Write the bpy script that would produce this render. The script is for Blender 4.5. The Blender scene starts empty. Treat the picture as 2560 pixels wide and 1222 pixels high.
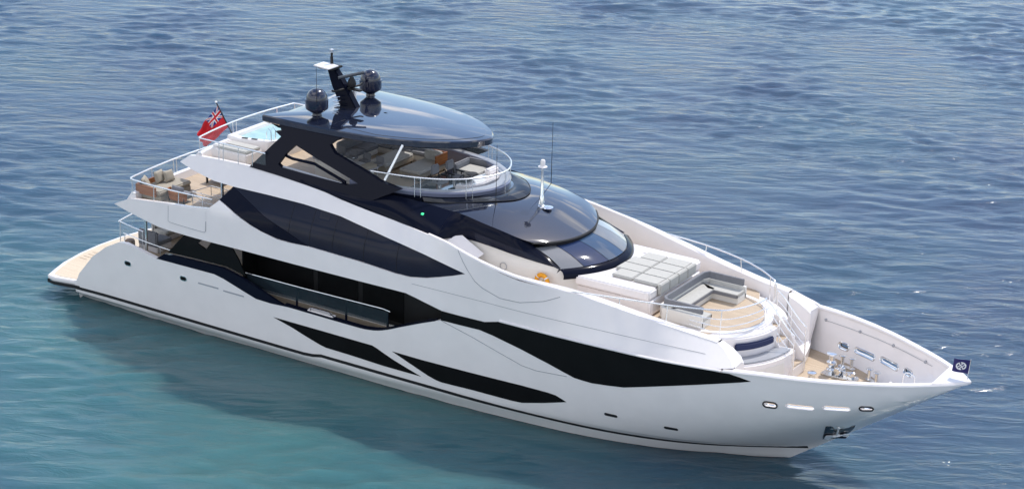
import bpy, bmesh, math, random
import numpy as np
from mathutils import Vector, Matrix
from mathutils.geometry import delaunay_2d_cdt

random.seed(7)
scene = bpy.context.scene
COL = scene.collection
R = math.radians

# ------------------------------------------------------------------ camera
cam = bpy.data.cameras.new('camera'); cam_ob = bpy.data.objects.new('camera', cam); COL.objects.link(cam_ob)
cam.sensor_width = 36.0; cam.lens = 69.96; cam.clip_start = .5; cam.clip_end = 6000
rx, ux, fx = Vector((.8430509, .5372571, .0248984)), Vector((-.2055296, .2790406, .9380266)), Vector((-.4970138, .7959216, -.3456677))
mw = Matrix((rx, ux, -fx)).transposed().to_4x4(); mw.translation = Vector((53.2456, -55.3782, 29.1040))
cam_ob.matrix_world = mw
scene.camera = cam_ob

# ------------------------------------------------------------------ light
SUN_EL, SUN_AZ = 57.0, 84.0            # azimuth: angle of the direction towards the sun from +x, counter clockwise
scene.view_settings.view_transform = 'Standard'; scene.view_settings.look = 'None'
scene.view_settings.gamma = 1.0; scene.view_settings.exposure = 0.36
sun = bpy.data.lights.new('sun', 'SUN'); sun.energy = 2.7; sun.angle = R(.53); sun.color = (1, .955, .89)
sun_ob = bpy.data.objects.new('sun', sun); COL.objects.link(sun_ob)
sd = Vector((math.cos(R(SUN_EL)) * math.cos(R(SUN_AZ)), math.cos(R(SUN_EL)) * math.sin(R(SUN_AZ)), math.sin(R(SUN_EL))))
sun_ob.rotation_euler = sd.to_track_quat('Z', 'Y').to_euler()
world = bpy.data.worlds.new('World'); scene.world = world; world.use_nodes = True
wt = world.node_tree; wt.nodes.clear()
def wn(t, **k):
    n = wt.nodes.new(t)
    for a, b in k.items(): setattr(n, a, b)
    return n
sky = wn('ShaderNodeTexSky', sky_type='NISHITA'); sky.sun_disc = False
sky.sun_elevation = R(SUN_EL); sky.sun_rotation = R(90 - SUN_AZ); sky.air_density = 1.0; sky.dust_density = .6; sky.ozone_density = 1.5
bg = wn('ShaderNodeBackground'); bg.inputs['Strength'].default_value = .15
out = wn('ShaderNodeOutputWorld')
# broken cloud: a flat layer seen from below, so its texture is stretched towards the horizon
tc = wn('ShaderNodeTexCoord'); sx = wn('ShaderNodeSeparateXYZ'); wt.links.new(tc.outputs['Generated'], sx.inputs[0])
zz = wn('ShaderNodeMath', operation='MAXIMUM'); zz.inputs[1].default_value = .06; wt.links.new(sx.outputs['Z'], zz.inputs[0])
cm = wn('ShaderNodeCombineXYZ')
for ax in 'XY':
    d = wn('ShaderNodeMath', operation='DIVIDE'); wt.links.new(sx.outputs[ax], d.inputs[0]); wt.links.new(zz.outputs[0], d.inputs[1])
    wt.links.new(d.outputs[0], cm.inputs[ax])
nz = wn('ShaderNodeTexNoise'); nz.inputs['Scale'].default_value = 1.7; nz.inputs['Detail'].default_value = 7; nz.inputs['Roughness'].default_value = .55
cmo = wn('ShaderNodeVectorMath', operation='ADD'); cmo.inputs[1].default_value = (2.2, -3.3, 0.0); wt.links.new(cm.outputs[0], cmo.inputs[0]); wt.links.new(cmo.outputs[0], nz.inputs['Vector'])
cr = wn('ShaderNodeValToRGB'); cr.color_ramp.elements[0].position = .50; cr.color_ramp.elements[1].position = .60
# thicker unseen cloud added to starboard to fill the shaded hull; broken cloud elsewhere
bank = wn('ShaderNodeMath', operation='MULTIPLY_ADD'); bank.inputs[1].default_value = -.07; wt.links.new(sx.outputs['Y'], bank.inputs[0]); wt.links.new(nz.outputs['Fac'], bank.inputs[2])
wt.links.new(bank.outputs[0], cr.inputs[0])
mx = wn('ShaderNodeMixRGB'); mx.inputs['Color2'].default_value = (9.0, 8.9, 9.1, 1)
wt.links.new(cr.outputs[0], mx.inputs['Fac']); wt.links.new(sky.outputs[0], mx.inputs['Color1'])
wt.links.new(mx.outputs[0], bg.inputs['Color']); wt.links.new(bg.outputs[0], out.inputs['Surface'])

# ------------------------------------------------------------------ outlines of the ship in metres: x forward of the stern, z above the water
PTS = {
  'skin': [(3.1,4.29),(3.73,4.16),(4.37,4.06),(4.9,3.98),(5.43,3.92),(6.06,3.91),(6.72,3.92),(8.06,3.93),(9.46,3.94),(11.93,3.94),(14.82,3.96),(16.76,3.98),(17.55,3.84),(18.28,3.69),(19.02,3.69),(20,3.71),(20.54,3.88),(21.4,3.88),(22.94,3.92),(24.14,3.93),(25.3,3.94),(26.58,3.96),(27.81,4.03),(28.58,4.1),(28.97,4.17),(28.84,4.3),(28.53,4.49),(28.21,4.65),(27.33,4.74),(26.43,4.84),(25.6,4.98),(24.8,5.1),(23.97,5.24),(23.09,5.39),(22.46,5.4),(21.82,5.44),(21.33,5.46),(20.57,5.59),(19.87,5.78),(18.8,5.96),(17.76,6.1),(16.11,6.21),(14.69,6.34),(13.47,6.47),(12.73,6.58),(11.78,6.66),(10.48,6.75),(9.23,6.83),(7.78,6.8),(6.85,6.75),(6.43,6.69),(6.05,6.4),(6.75,6.26),(7.87,6.09),(8.76,6.06),(10.38,6.07),(12,6.06),(13.64,5.97),(14.26,5.88),(15.79,5.67),(17.46,5.48),(18.45,5.34),(19.19,5.23),(18.65,5.03),(18.12,4.86),(17.6,4.71),(16.9,4.58),(16.29,4.57),(14.72,4.66),(13.58,4.69),(12.49,4.72),(11.72,4.68),(11.13,4.69),(10.4,4.82),(9.9,4.95),(9.44,5.12),(8.81,5.36),(8.34,5.53),(8.24,5.43),(7.94,5.17),(7.07,5.05),(6.2,4.96),(4.28,4.72),(3.96,4.67)],
  'hull_top': [(1.11,0.79),(1.3,1.14),(2.09,2.02),(2.83,2.57),(3.52,2.92),(3.87,2.96),(4.64,2.83),(5.4,2.69),(6.75,2.7),(8.19,2.71),(8.62,2.63),(9.6,2.34),(10.13,2.19),(10.78,2.17),(11.64,2.22),(12.56,2.21),(13.85,2.2),(14.81,2.19),(15.37,2.25),(15.95,2.41),(16.4,2.6),(17.36,3),(18.23,3.34)],
  'hullwin': [(18.23,3.34),(18.28,3.69),(19.02,3.69),(20,3.71),(20.54,3.85),(21.4,3.86),(22.94,3.89),(24.14,3.9),(25.3,3.92),(26.58,3.93),(27.81,3.99),(28.61,4),(28.89,4.02),(29.26,3.95),(29.59,3.87),(28.61,3.6),(27.26,3.21),(25.28,2.64),(24.7,2.56),(24.12,2.5),(23.79,2.51),(23.47,2.53),(22.48,2.81),(21.43,3.07),(20.3,3.3),(19.8,3.37),(19.01,3.35)],
  'crease': [(18.25,3.33),(19.49,3.03),(21.46,2.47),(22,2.42),(23.47,2.53)],
  'frame': [(8.77,6.05),(10.41,5.38),(11.44,5.07),(12.49,4.72)],
  'uwin': [(8.77,6.05),(10.38,6.06),(12.01,6.05),(13.64,5.96),(14.26,5.87),(15.79,5.66),(17.46,5.47),(18.46,5.33),(19.15,5.22),(18.65,5.04),(18.12,4.87),(17.6,4.72),(16.9,4.59),(16.29,4.58),(14.72,4.68),(13.58,4.7),(12.49,4.73),(11.72,4.7),(11.13,4.71),(10.4,4.83),(9.9,4.97),(9.44,5.14),(8.81,5.38),(8.33,5.54)],
  'lowwin1': [(10.91,1.66),(13.1,1.66),(15.29,1.65),(15.49,1.59),(15.71,1.5),(16.21,1.31),(17.32,0.97),(15.77,0.97),(14.39,1.02),(13.24,1.04),(12.98,1.09),(12.45,1.24),(11.74,1.46)],
  'lowwin2': [(16.16,1.64),(17.41,1.63),(19.45,1.66),(21.43,1.7),(22.43,1.69),(22.72,1.66),(23.1,1.5),(22.23,1.23),(21.36,1),(20.98,0.98),(19.41,0.99),(18.19,0.96),(17.95,0.99),(17.63,1.08),(16.98,1.33)],
  'anchor': [(31.56,2.26),(32.22,2.14),(31.79,1.32),(31.52,1.11),(31.01,0.9),(30.93,1.11)],
  'doorpanel': [(5.95,4.8),(5.98,4.26),(6.16,4.24),(7.67,4.27),(7.84,4.35),(7.85,5.09)],
  'knuckle': [(17.01,4.36),(19.81,4.42),(21.38,4.42),(24.31,4.38),(25.71,4.38),(28.29,4.36)],
  'seam': [(18.8,5.96),(19.07,5.61),(19.24,5.42),(19.58,5.07),(19.89,4.9),(20.59,4.7),(21.36,4.72),(22.23,4.94),(22.76,5.18),(22.98,5.36)],
  'bowports': [(29.94,3.07),(30.16,3.11),(30.36,3.13),(30.6,3.11),(31.03,3.16),(31.45,3.17),(31.68,3.2),(32.07,3.23),(32.47,3.23),(32.7,3.27),(32.89,3.28),(33.06,3.29)],
  'hawse': [(24.83,1.51),(26.96,1.56)],
  'vents': [(7.39,2.19),(8.38,2.15),(8.57,2.16),(9.59,2.17)],
  'porthole1': [(3.93,2.16)],
  'porthole2': [(6.69,2.19)],
  'arch': [(9.28,6.82),(9.51,7.06),(10.52,8.11),(10.24,8.25),(10.51,8.32),(10.38,8.5),(11.44,8.5),(13.1,8.51),(12.88,8.36),(12.68,8.2),(12.92,7.95),(13.71,7.74),(14.59,7.51),(14.95,7.38),(15.87,7.26),(15.21,6.92),(14.59,6.59),(13.43,6.45),(12.71,6.58),(11.78,6.67),(10.51,6.76)],
  'archhole': [(11.21,7.93),(12.08,7.67),(14.14,7.11),(13.59,6.98),(12.26,7.01),(10.72,7.04),(10.54,7.14),(10.83,7.57)],
  'archbar': [(10.73,7.43),(11.02,7.38),(11.99,7.38),(13.42,7)],
  'archbar2': [(10.72,7.04),(12.26,6.98),(13.32,6.94)],
  'blackwing': [(6.81,3.97),(5.91,3.03),(7.06,3.07),(8.74,3.1),(9.33,2.99),(9.62,2.9),(9.32,3.47),(8.91,3.99),(8.14,3.98)],
  'wingtri': [(7.38,3.71),(7.65,3.91),(7.92,3.91),(8.07,3.94),(7.78,3.55)],
  'navycap': [(5.4,2.69),(5.82,2.98),(6.97,3.02),(8.65,3.05),(9.43,2.88),(10.1,2.67),(11.06,2.33),(11.46,2.22),(11.64,2.22),(10.78,2.17),(10.13,2.19),(9.6,2.34),(8.62,2.63),(8.19,2.71),(6.75,2.7)],
  'mast': [(11.22,8.44),(11.73,8.7),(12,8.88),(11.46,9.57),(10.93,10.09),(10.63,10.04),(10.85,9.46)],
  'mastplate': [(10.5,-0.57,10.3),(10.49,-0.09,10.3),(11.24,-0.27,10.3),(11.19,-0.79,10.3)],
}

def lerp(a, b, t): return a + (b - a) * t
def tab(T, x):
    """monotone cubic through a table of points"""
    n = len(T)
    if x <= T[0][0]: return T[0][1]
    if x >= T[-1][0]: return T[-1][1]
    k = 0
    while x > T[k + 1][0]: k += 1
    def sl(i): return (T[i + 1][1] - T[i][1]) / (T[i + 1][0] - T[i][0])
    def tg(i):
        if i == 0: return sl(0)
        if i == n - 1: return sl(n - 2)
        a, b = sl(i - 1), sl(i)
        return 0.0 if a * b <= 0 else 2 * a * b / (a + b)
    h = T[k + 1][0] - T[k][0]; t = (x - T[k][0]) / h
    return ((1 + 2 * t) * (1 - t) ** 2 * T[k][1] + t * (1 - t) ** 2 * h * tg(k)
            + t * t * (3 - 2 * t) * T[k + 1][1] + t * t * (t - 1) * h * tg(k + 1))
def smooth(a, b, x):
    t = min(1, max(0, (x - a) / (b - a))); return t * t * (3 - 2 * t)
# half breadths against distance from the stem
S_TOP = [(0,.0),(.1,.17),(.2,.29),(.5,.6),(.9,.92),(1.5,1.36),(2.5,1.95),(3.5,2.46),(4.5,2.86),(5.5,3.16),(6.5,3.40),(8,3.56),(10,3.68),(13,3.75),(30,3.75),(36,3.7)]
S_CH = [(0,0),(.5,.32),(1,.64),(2,1.26),(3,1.8),(4,2.22),(5,2.53),(6,2.78),(7,2.97),(8,3.11),(10,3.31),(12,3.43),(15,3.52),(20,3.56),(36,3.52)]
S_WL = [(0,0),(.5,.26),(1,.54),(2,1.06),(3,1.55),(4,1.95),(5,2.26),(6,2.5),(7,2.68),(8,2.8),(10,2.98),(12,3.08),(15,3.16),(20,3.2),(36,3.12)]
Z_LEDGE = [(0,3.9),(20,3.9),(26,3.95),(28.6,4.06),(30,4.12),(33,4.14),(35.5,4.19)]
CAP_B = [(18,3.72),(20,3.76),(21,3.74),(22,3.62),(23,3.44),(24,3.29),(25,3.16),(26,3.04),(27,2.92),(28,2.84),(28.6,2.80)]
CAP_Z = [(18,6.1),(20,5.74),(21,5.58),(22,5.47),(23,5.36),(24,5.22),(25,5.06),(26,4.91),(27,4.78),(28,4.67),(28.6,4.60)]
def stem_x(z): return 29.75 + 1.372 * z if z > 0 else 29.75 + 2.2 * z
def chine_z(x): return tab([(0,.30),(12,.38),(20,.52),(25,.6),(30,.66),(36,.7)], x)
def ledge_z(x): return tab(Z_LEDGE, x)
def half(x, z):
    """half breadth of the hull and topsides skin at station x and height z"""
    zl = ledge_z(x); zc = chine_z(x)
    if z <= zl:
        d = max(0.0, stem_x(z) - x)
        t = tab(S_TOP, d); c = tab(S_CH, d); w = tab(S_WL, d)
        if z <= zc:
            u = max(-1.5, z / zc); return w + (c - w) * u if u > 0 else max(0, w + (c - w) * .6 * u)
        u = (z - zc) / (zl - zc)
        t = tab(S_TOP, max(0, 35.5 - x)) * (1 - math.exp(-d / (1.4 * (1 - u) + .003)))
        return c + (max(t, c) - c) * u ** .62
    t = tab(S_TOP, max(0, 35.5 - x))
    # aft and amidships topsides
    aft = lerp(3.42, 3.72, smooth(2.5, 8, x))
    a = lerp(min(t, aft), aft - .08, min(1, (z - zl) / 1.3)) if z < 5.2 else aft - .08 - (z - 5.2) * .5
    cb = tab(CAP_B, x); cz = tab(CAP_Z, x)
    f = t + (cb - t) * (z - zl) / (cz - zl)
    return lerp(a, f, smooth(15.5, 20.5, x))


# ------------------------------------------------------------------ materials
def mat(name, color, rough=.4, metal=0, coat=0, spec=.5, alpha=1, noise=0, nscale=6, bump=0, bscale=40, trans=0, ior=1.45):
    m = bpy.data.materials.new(name); m.use_nodes = True; nt = m.node_tree; b = nt.nodes['Principled BSDF']
    b.inputs['Base Color'].default_value = (*color, 1); b.inputs['Roughness'].default_value = rough; b.inputs['Metallic'].default_value = metal
    b.inputs['Coat Weight'].default_value = coat; b.inputs['Coat Roughness'].default_value = .03
    b.inputs['Specular IOR Level'].default_value = spec; b.inputs['Alpha'].default_value = alpha; b.inputs['IOR'].default_value = ior
    b.inputs['Transmission Weight'].default_value = trans
    if noise or bump:
        t = nt.nodes.new('ShaderNodeTexCoord'); n = nt.nodes.new('ShaderNodeTexNoise'); n.inputs['Scale'].default_value = nscale; n.inputs['Detail'].default_value = 5
        nt.links.new(t.outputs['Object'], n.inputs['Vector'])
        if noise:
            r = nt.nodes.new('ShaderNodeValToRGB')
            r.color_ramp.elements[0].position = .3; r.color_ramp.elements[1].position = .7
            r.color_ramp.elements[0].color = (*[c * (1 - noise) for c in color], 1); r.color_ramp.elements[1].color = (*[min(1, c * (1 + noise)) for c in color], 1)
            nt.links.new(n.outputs['Fac'], r.inputs[0]); nt.links.new(r.outputs[0], b.inputs['Base Color'])
        if bump:
            n2 = nt.nodes.new('ShaderNodeTexNoise'); n2.inputs['Scale'].default_value = bscale; n2.inputs['Detail'].default_value = 3
            nt.links.new(t.outputs['Object'], n2.inputs['Vector'])
            bp = nt.nodes.new('ShaderNodeBump'); bp.inputs['Strength'].default_value = bump; bp.inputs['Distance'].default_value = .02
            nt.links.new(n2.outputs['Fac'], bp.inputs['Height']); nt.links.new(bp.outputs[0], b.inputs['Normal'])
    return m
WHITE = mat('white gelcoat', (.84, .80, .79), .2, coat=.5, noise=.025, nscale=1.3, bump=.035, bscale=.9)
CREAM = mat('cream gelcoat', (.76, .74, .70), .32, noise=.03, nscale=2)
NAVY = mat('navy gloss paint', (.006, .0078, .018), .09, coat=.0, spec=.10)
ROOFM = mat('navy roof paint', (.010, .014, .030), .045, coat=1, spec=.9)
BLACK = mat('black hull glass', (.008, .008, .0085), .2, spec=.12, noise=.12, nscale=1.1)
UGLASS = mat('tinted saloon glass', (.011, .014, .028), .10, spec=.2, noise=.2, nscale=.8)
DARK = mat('dark interior', (.006, .006, .007), .5)
GASKET = mat('black rubber', (.012, .012, .014), .6)
GREYP = mat('grey gelcoat', (.36, .37, .40), .3, coat=.3)
STEEL = mat('polished steel', (.78, .79, .80), .14, metal=1)
RAILM = mat('brushed rail steel', (.86, .87, .88), .25, metal=.75)
GLASS = mat('rail glass', (.55, .66, .70), .04, alpha=.11, spec=.6)
DKGLASS = mat('dark rail glass', (.02, .03, .04), .05, alpha=.5, spec=.5)
CUSH = mat('light grey upholstery', (.48, .47, .44), .9, noise=.05, nscale=9, bump=.25, bscale=130)
GCUSH = mat('mid grey upholstery', (.20, .205, .225), .9, noise=.07, nscale=9, bump=.25, bscale=130)
TAUPE = mat('taupe upholstery', (.36, .325, .265), .92, noise=.07, nscale=9, bump=.3, bscale=130)
BLUEC = mat('navy cushion', (.018, .028, .085), .75, bump=.2, bscale=90)
ORANGE = mat('orange lifebuoy', (.86, .36, .012), .45, noise=.06)
RED = mat('red bunting', (.62, .012, .022), .8, noise=.08, nscale=12)
FBLUE = mat('blue bunting', (.012, .03, .22), .8)
FWHITE = mat('white bunting', (.78, .78, .78), .8)
PENNANT = mat('navy pennant cloth', (.02, .018, .11), .8)
GREEN = bpy.data.materials.new('starboard lamp'); GREEN.use_nodes = True
_b = GREEN.node_tree.nodes['Principled BSDF']; _b.inputs['Base Color'].default_value = (.05, .7, .3, 1); _b.inputs['Emission Color'].default_value = (.1, .9, .4, 1); _b.inputs['Emission Strength'].default_value = .6
PANES = [mat('grey blind pane', (.20, .205, .22), .06, spec=.6), mat('deep blue pane', (.018, .033, .088), .04, spec=.6), mat('mid blue pane', (.038, .072, .135), .04, spec=.7),  # sky reflections are painted into the blue and pale tints
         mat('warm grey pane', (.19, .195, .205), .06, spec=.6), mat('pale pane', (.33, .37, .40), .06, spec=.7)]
TUBW = mat('spa water', (.36, .55, .56), .05, spec=.6, noise=.12, nscale=2.5, bump=.5, bscale=7)
def wood(name, c1, c2, pitch, rough, axis='Y', lines=True):
    m = bpy.data.materials.new(name); m.use_nodes = True; nt = m.node_tree; b = nt.nodes['Principled BSDF']; b.inputs['Roughness'].default_value = rough
    t = nt.nodes.new('ShaderNodeTexCoord'); s = nt.nodes.new('ShaderNodeSeparateXYZ'); nt.links.new(t.outputs['Object'], s.inputs[0])
    q = nt.nodes.new('ShaderNodeMath'); q.operation = 'DIVIDE'; q.inputs[1].default_value = pitch; nt.links.new(s.outputs[axis], q.inputs[0])
    fr = nt.nodes.new('ShaderNodeMath'); fr.operation = 'FRACT'; nt.links.new(q.outputs[0], fr.inputs[0])
    fl = nt.nodes.new('ShaderNodeMath'); fl.operation = 'FLOOR'; nt.links.new(q.outputs[0], fl.inputs[0])
    wnz = nt.nodes.new('ShaderNodeTexWhiteNoise'); wnz.noise_dimensions = '1D'; nt.links.new(fl.outputs[0], wnz.inputs['W'])
    mp = nt.nodes.new('ShaderNodeMapping'); sc = (1.2, 14, 14) if axis != 'X' else (14, 1.2, 14); mp.inputs['Scale'].default_value = sc; nt.links.new(t.outputs['Object'], mp.inputs['Vector'])
    n = nt.nodes.new('ShaderNodeTexNoise'); n.inputs['Scale'].default_value = 1.6; n.inputs['Detail'].default_value = 4; nt.links.new(mp.outputs[0], n.inputs['Vector'])
    ad = nt.nodes.new('ShaderNodeMath'); ad.operation = 'ADD'; nt.links.new(n.outputs['Fac'], ad.inputs[0])
    h = nt.nodes.new('ShaderNodeMath'); h.operation = 'MULTIPLY_ADD'; h.inputs[1].default_value = .35; h.inputs[2].default_value = -.18; nt.links.new(wnz.outputs['Value'], h.inputs[0]); nt.links.new(h.outputs[0], ad.inputs[1])
    r = nt.nodes.new('ShaderNodeValToRGB'); r.color_ramp.elements[0].position = .25; r.color_ramp.elements[1].position = .75
    r.color_ramp.elements[0].color = (*c1, 1); r.color_ramp.elements[1].color = (*c2, 1); nt.links.new(ad.outputs[0], r.inputs[0])
    if lines:
        lt = nt.nodes.new('ShaderNodeMath'); lt.operation = 'LESS_THAN'; lt.inputs[1].default_value = .07; nt.links.new(fr.outputs[0], lt.inputs[0])
        mx = nt.nodes.new('ShaderNodeMixRGB'); mx.inputs['Color2'].default_value = (c1[0] * .42, c1[1] * .4, c1[2] * .38, 1)
        nt.links.new(lt.outputs[0], mx.inputs['Fac']); nt.links.new(r.outputs[0], mx.inputs['Color1']); nt.links.new(mx.outputs[0], b.inputs['Base Color'])
    else: nt.links.new(r.outputs[0], b.inputs['Base Color'])
    return m
TEAK = wood('teak decking', (.45, .35, .25), (.54, .43, .315), .085, .6)
PTEAK = wood('bleached platform teak', (.60, .49, .36), (.68, .57, .44), .085, .6)
TEAKD = wood('varnished teak slats', (.22, .075, .022), (.36, .135, .045), .07, .35, axis='Z')

# ------------------------------------------------------------------ mesh helpers
class MB:
    def __init__(s): s.v = []; s.f = []; s.mi = []
    def add(s, vs, fs, mi=0):
        o = len(s.v); s.v += [tuple(map(float, p)) for p in vs]; s.f += [tuple(i + o for i in f) for f in fs]; s.mi += [mi] * len(fs); return s
    def box(s, x0, x1, y0, y1, z0, z1, mi=0, rz=0, piv=None):
        vs = [(x, y, z) for z in (z0, z1) for y in (y0, y1) for x in (x0, x1)]
        if rz:
            px, py = piv or ((x0 + x1) / 2, (y0 + y1) / 2); c, q = math.cos(rz), math.sin(rz)
            vs = [(px + (x - px) * c - (y - py) * q, py + (x - px) * q + (y - py) * c, z) for x, y, z in vs]
        return s.add(vs, [(0, 2, 3, 1), (4, 5, 7, 6), (0, 1, 5, 4), (2, 6, 7, 3), (0, 4, 6, 2), (1, 3, 7, 5)], mi)
    def tube(s, pts, r, n=8, closed=False, mi=0, r2=None):
        P = [Vector(p) for p in pts]; N = len(P); vs = []; fs = []; ref = None
        for i, p in enumerate(P):
            if closed: t = P[(i + 1) % N] - P[i - 1]
            else: t = P[min(i + 1, N - 1)] - P[max(i - 1, 0)]
            t.normalize()
            a = (Vector((0, 0, 1)) if abs(t.z) < .95 else Vector((1, 0, 0))).cross(t) if ref is None else ref - t * ref.dot(t)
            a.normalize(); ref = a; b = t.cross(a); rr = r if r2 is None else r + (r2 - r) * i / (N - 1)
            for k in range(n): vs.append(p + (a * math.cos(2 * math.pi * k / n) + b * math.sin(2 * math.pi * k / n)) * rr)
        for i in range(N if closed else N - 1):
            j = (i + 1) % N
            for k in range(n): fs.append((i * n + k, i * n + (k + 1) % n, j * n + (k + 1) % n, j * n + k))
        if not closed: fs += [tuple(range(n - 1, -1, -1)), tuple((N - 1) * n + k for k in range(n))]
        return s.add(vs, fs, mi)
    def lathe(s, prof, c=(0, 0, 0), n=24, mi=0, axis=None):
        vs = []; fs = []
        for r, z in prof:
            for k in range(n):
                a = 2 * math.pi * k / n; vs.append(Vector((r * math.cos(a), r * math.sin(a), z)))
        for i in range(len(prof) - 1):
            for k in range(n): fs.append((i * n + k, i * n + (k + 1) % n, (i + 1) * n + (k + 1) % n, (i + 1) * n + k))
        fs += [tuple(range(n - 1, -1, -1)), tuple((len(prof) - 1) * n + k for k in range(n))]
        if axis is not None:
            q = Vector(axis).normalized().to_track_quat('Z', 'Y'); vs = [q @ p for p in vs]
        return s.add([p + Vector(c) for p in vs], fs, mi)
    def loft(s, rows, mi=0, cap=False, closed=False):
        n = len(rows[0]); vs = [p for r in rows for p in r]; fs = []
        for i in range(len(rows) - 1):
            for k in range(n if closed else n - 1): fs.append((i * n + k, i * n + (k + 1) % n, (i + 1) * n + (k + 1) % n, (i + 1) * n + k))
        if cap: fs += [tuple(range(n - 1, -1, -1)), tuple((len(rows) - 1) * n + k for k in range(n))]
        return s.add(vs, fs, mi)
    def prism(s, poly, z0, z1, mi=0):
        vs, _, fs = tri(poly); n = len(vs)
        A = [(x, y, z0(x, y) if callable(z0) else z0) for x, y in vs]; B = [(x, y, z1(x, y) if callable(z1) else z1) for x, y in vs]
        return s.add(A + B, [tuple(reversed(f)) for f in fs] + [tuple(i + n for i in f) for f in fs] + [(a, b, b + n, a + n) for a, b in rim(fs)], mi)
    def build(s, name, m, parent=None, smooth=35, bevel=0, seg=2):
        me = bpy.data.meshes.new(name); me.from_pydata(s.v, [], s.f); me.validate()
        ms = m if isinstance(m, (list, tuple)) else [m]
        for q in ms: me.materials.append(q)
        if len(ms) > 1 and len(me.polygons) == len(s.mi):
            for p, i in zip(me.polygons, s.mi): p.material_index = i
        bm = bmesh.new(); bm.from_mesh(me); bmesh.ops.remove_doubles(bm, verts=bm.verts, dist=1e-5)
        bmesh.ops.recalc_face_normals(bm, faces=bm.faces)
        if bevel:
            es = [e for e in bm.edges if len(e.link_faces) == 2 and e.calc_face_angle(0) > R(32)]
            bmesh.ops.bevel(bm, geom=es, offset=bevel, segments=seg, affect='EDGES', clamp_overlap=True)
        bm.to_mesh(me); bm.free()
        if smooth:
            me.polygons.foreach_set('use_smooth', [True] * len(me.polygons)); me.set_sharp_from_angle(angle=R(smooth))
        ob = bpy.data.objects.new(name, me); COL.objects.link(ob)
        if parent: ob.parent = parent
        return ob
def rim(fs):
    d = {}
    for f in fs:
        for a, b in zip(f, f[1:] + f[:1]): d[(a, b)] = 1
    return [(a, b) for a, b in d if (b, a) not in d]
def inside(poly, x, y):
    r = False; n = len(poly); j = n - 1
    for i in range(n):
        a, b = poly[i], poly[j]
        if (a[1] > y) != (b[1] > y) and x < (b[0] - a[0]) * (y - a[1]) / (b[1] - a[1]) + a[0]: r = not r
        j = i
    return r
def dens(poly, step):
    o = []
    for a, b in zip(poly, poly[1:] + poly[:1]):
        n = max(1, int(math.hypot(b[0] - a[0], b[1] - a[1]) / step))
        o += [(a[0] + (b[0] - a[0]) * k / n, a[1] + (b[1] - a[1]) * k / n) for k in range(n)]
    return o
def tri(poly, holes=(), grid=0, extra=()):
    loops = [list(poly)] + [list(h) for h in holes]
    if grid: loops = [dens(l, grid) for l in loops]
    vs = []; es = []
    for l in loops:
        o = len(vs); vs += [Vector(p) for p in l]; es += [(o + i, o + (i + 1) % len(l)) for i in range(len(l))]
    if grid:
        xs = [p[0] for p in poly]; ys = [p[1] for p in poly]
        nx = int((max(xs) - min(xs)) / grid) + 1; ny = int((max(ys) - min(ys)) / grid) + 1
        pts = [(min(xs) + (i + .5) * grid, min(ys) + (j + .5) * grid) for i in range(nx) for j in range(ny)]
        B = np.array([p for l in loops for p in l])
        for p in pts:
            if inside(loops[0], *p) and not any(inside(h, *p) for h in loops[1:]):
                if ((B - np.array(p)) ** 2).sum(1).min() > (grid * .35) ** 2: vs.append(Vector(p))
    vs += [Vector(p) for p in extra if inside(loops[0], *p)]
    r = delaunay_2d_cdt(vs, es, [], 0, 1e-6); P = [tuple(p) for p in r[0]]; F = []
    for f in r[2]:
        c = (sum(P[i][0] for i in f) / 3, sum(P[i][1] for i in f) / 3)
        if inside(loops[0], *c) and not any(inside(h, *c) for h in loops[1:]): F.append(tuple(f))
    return P, r[1], F
def panel(mb, poly, off=0.0, th=.1, side=-1, fn=half, grid=.3, holes=(), mi=0, extra=()):
    """a plate lying on the skin: outline in (x, z), its outer face off metres outside the surface fn, th metres thick"""
    vs, _, fs = tri(poly, holes, grid, extra); n = len(vs)
    A = [(x, side * (fn(x, z) + off), z) for x, z in vs]
    B = [(x, side * max(.004, fn(x, z) + off - th), z) for x, z in vs]
    return mb.add(A + B, fs + [tuple(i + n for i in reversed(f)) for f in fs] + [(b, a, a + n, b + n) for a, b in rim(fs)], mi)
def capsule(cx, cz, L, H, n=8, tilt=0):
    r = H / 2; o = []
    for sgn, a0 in ((1, -90), (-1, 90)):
        for k in range(n + 1):
            a = R(a0 + 180 * k / n); o.append((cx + sgn * (L / 2 - r) + r * math.cos(a), cz + r * math.sin(a)))
    return [(x, z + tilt * (x - cx)) for x, z in o]
def mirror(pts): return pts + [(x, -y) for x, y in reversed(pts) if abs(y) > 1e-6]
def smoothpath(pts, n=6):
    P = [Vector(p) for p in pts]; o = []
    for i in range(len(P) - 1):
        a, b, c, d = P[max(i - 1, 0)], P[i], P[i + 1], P[min(i + 2, len(P) - 1)]
        for k in range(n):
            t = k / n; o.append(.5 * ((2 * b) + (c - a) * t + (2 * a - 5 * b + 4 * c - d) * t * t + (3 * b - a - 3 * c + d) * t ** 3))
    return [tuple(p) for p in o] + [tuple(P[-1])]

def thing(name, label, cat, loc=(0, 0, 0), rz=0, group=None):
    o = bpy.data.objects.new(name, None); COL.objects.link(o); o.location = loc; o.rotation_euler = (0, 0, rz)
    o.empty_display_size = .2; return tag(o, label, cat, group)
def tag(o, label=None, cat=None, group=None, kind=None):
    for k, v in (('label', label), ('category', cat), ('group', group), ('kind', kind)):
        if v: o[k] = v
    return o
def dup(o, loc, rz=0, label=None, parent=None):
    r = o.copy(); COL.objects.link(r); r.location = loc; r.rotation_euler = (0, 0, rz)
    if label: r['label'] = label
    if parent: r.parent = parent
    for ch in list(o.children):
        c = ch.copy(); COL.objects.link(c); c.parent = r
        for g in ch.children:
            d = g.copy(); COL.objects.link(d); d.parent = c
    return r

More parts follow.
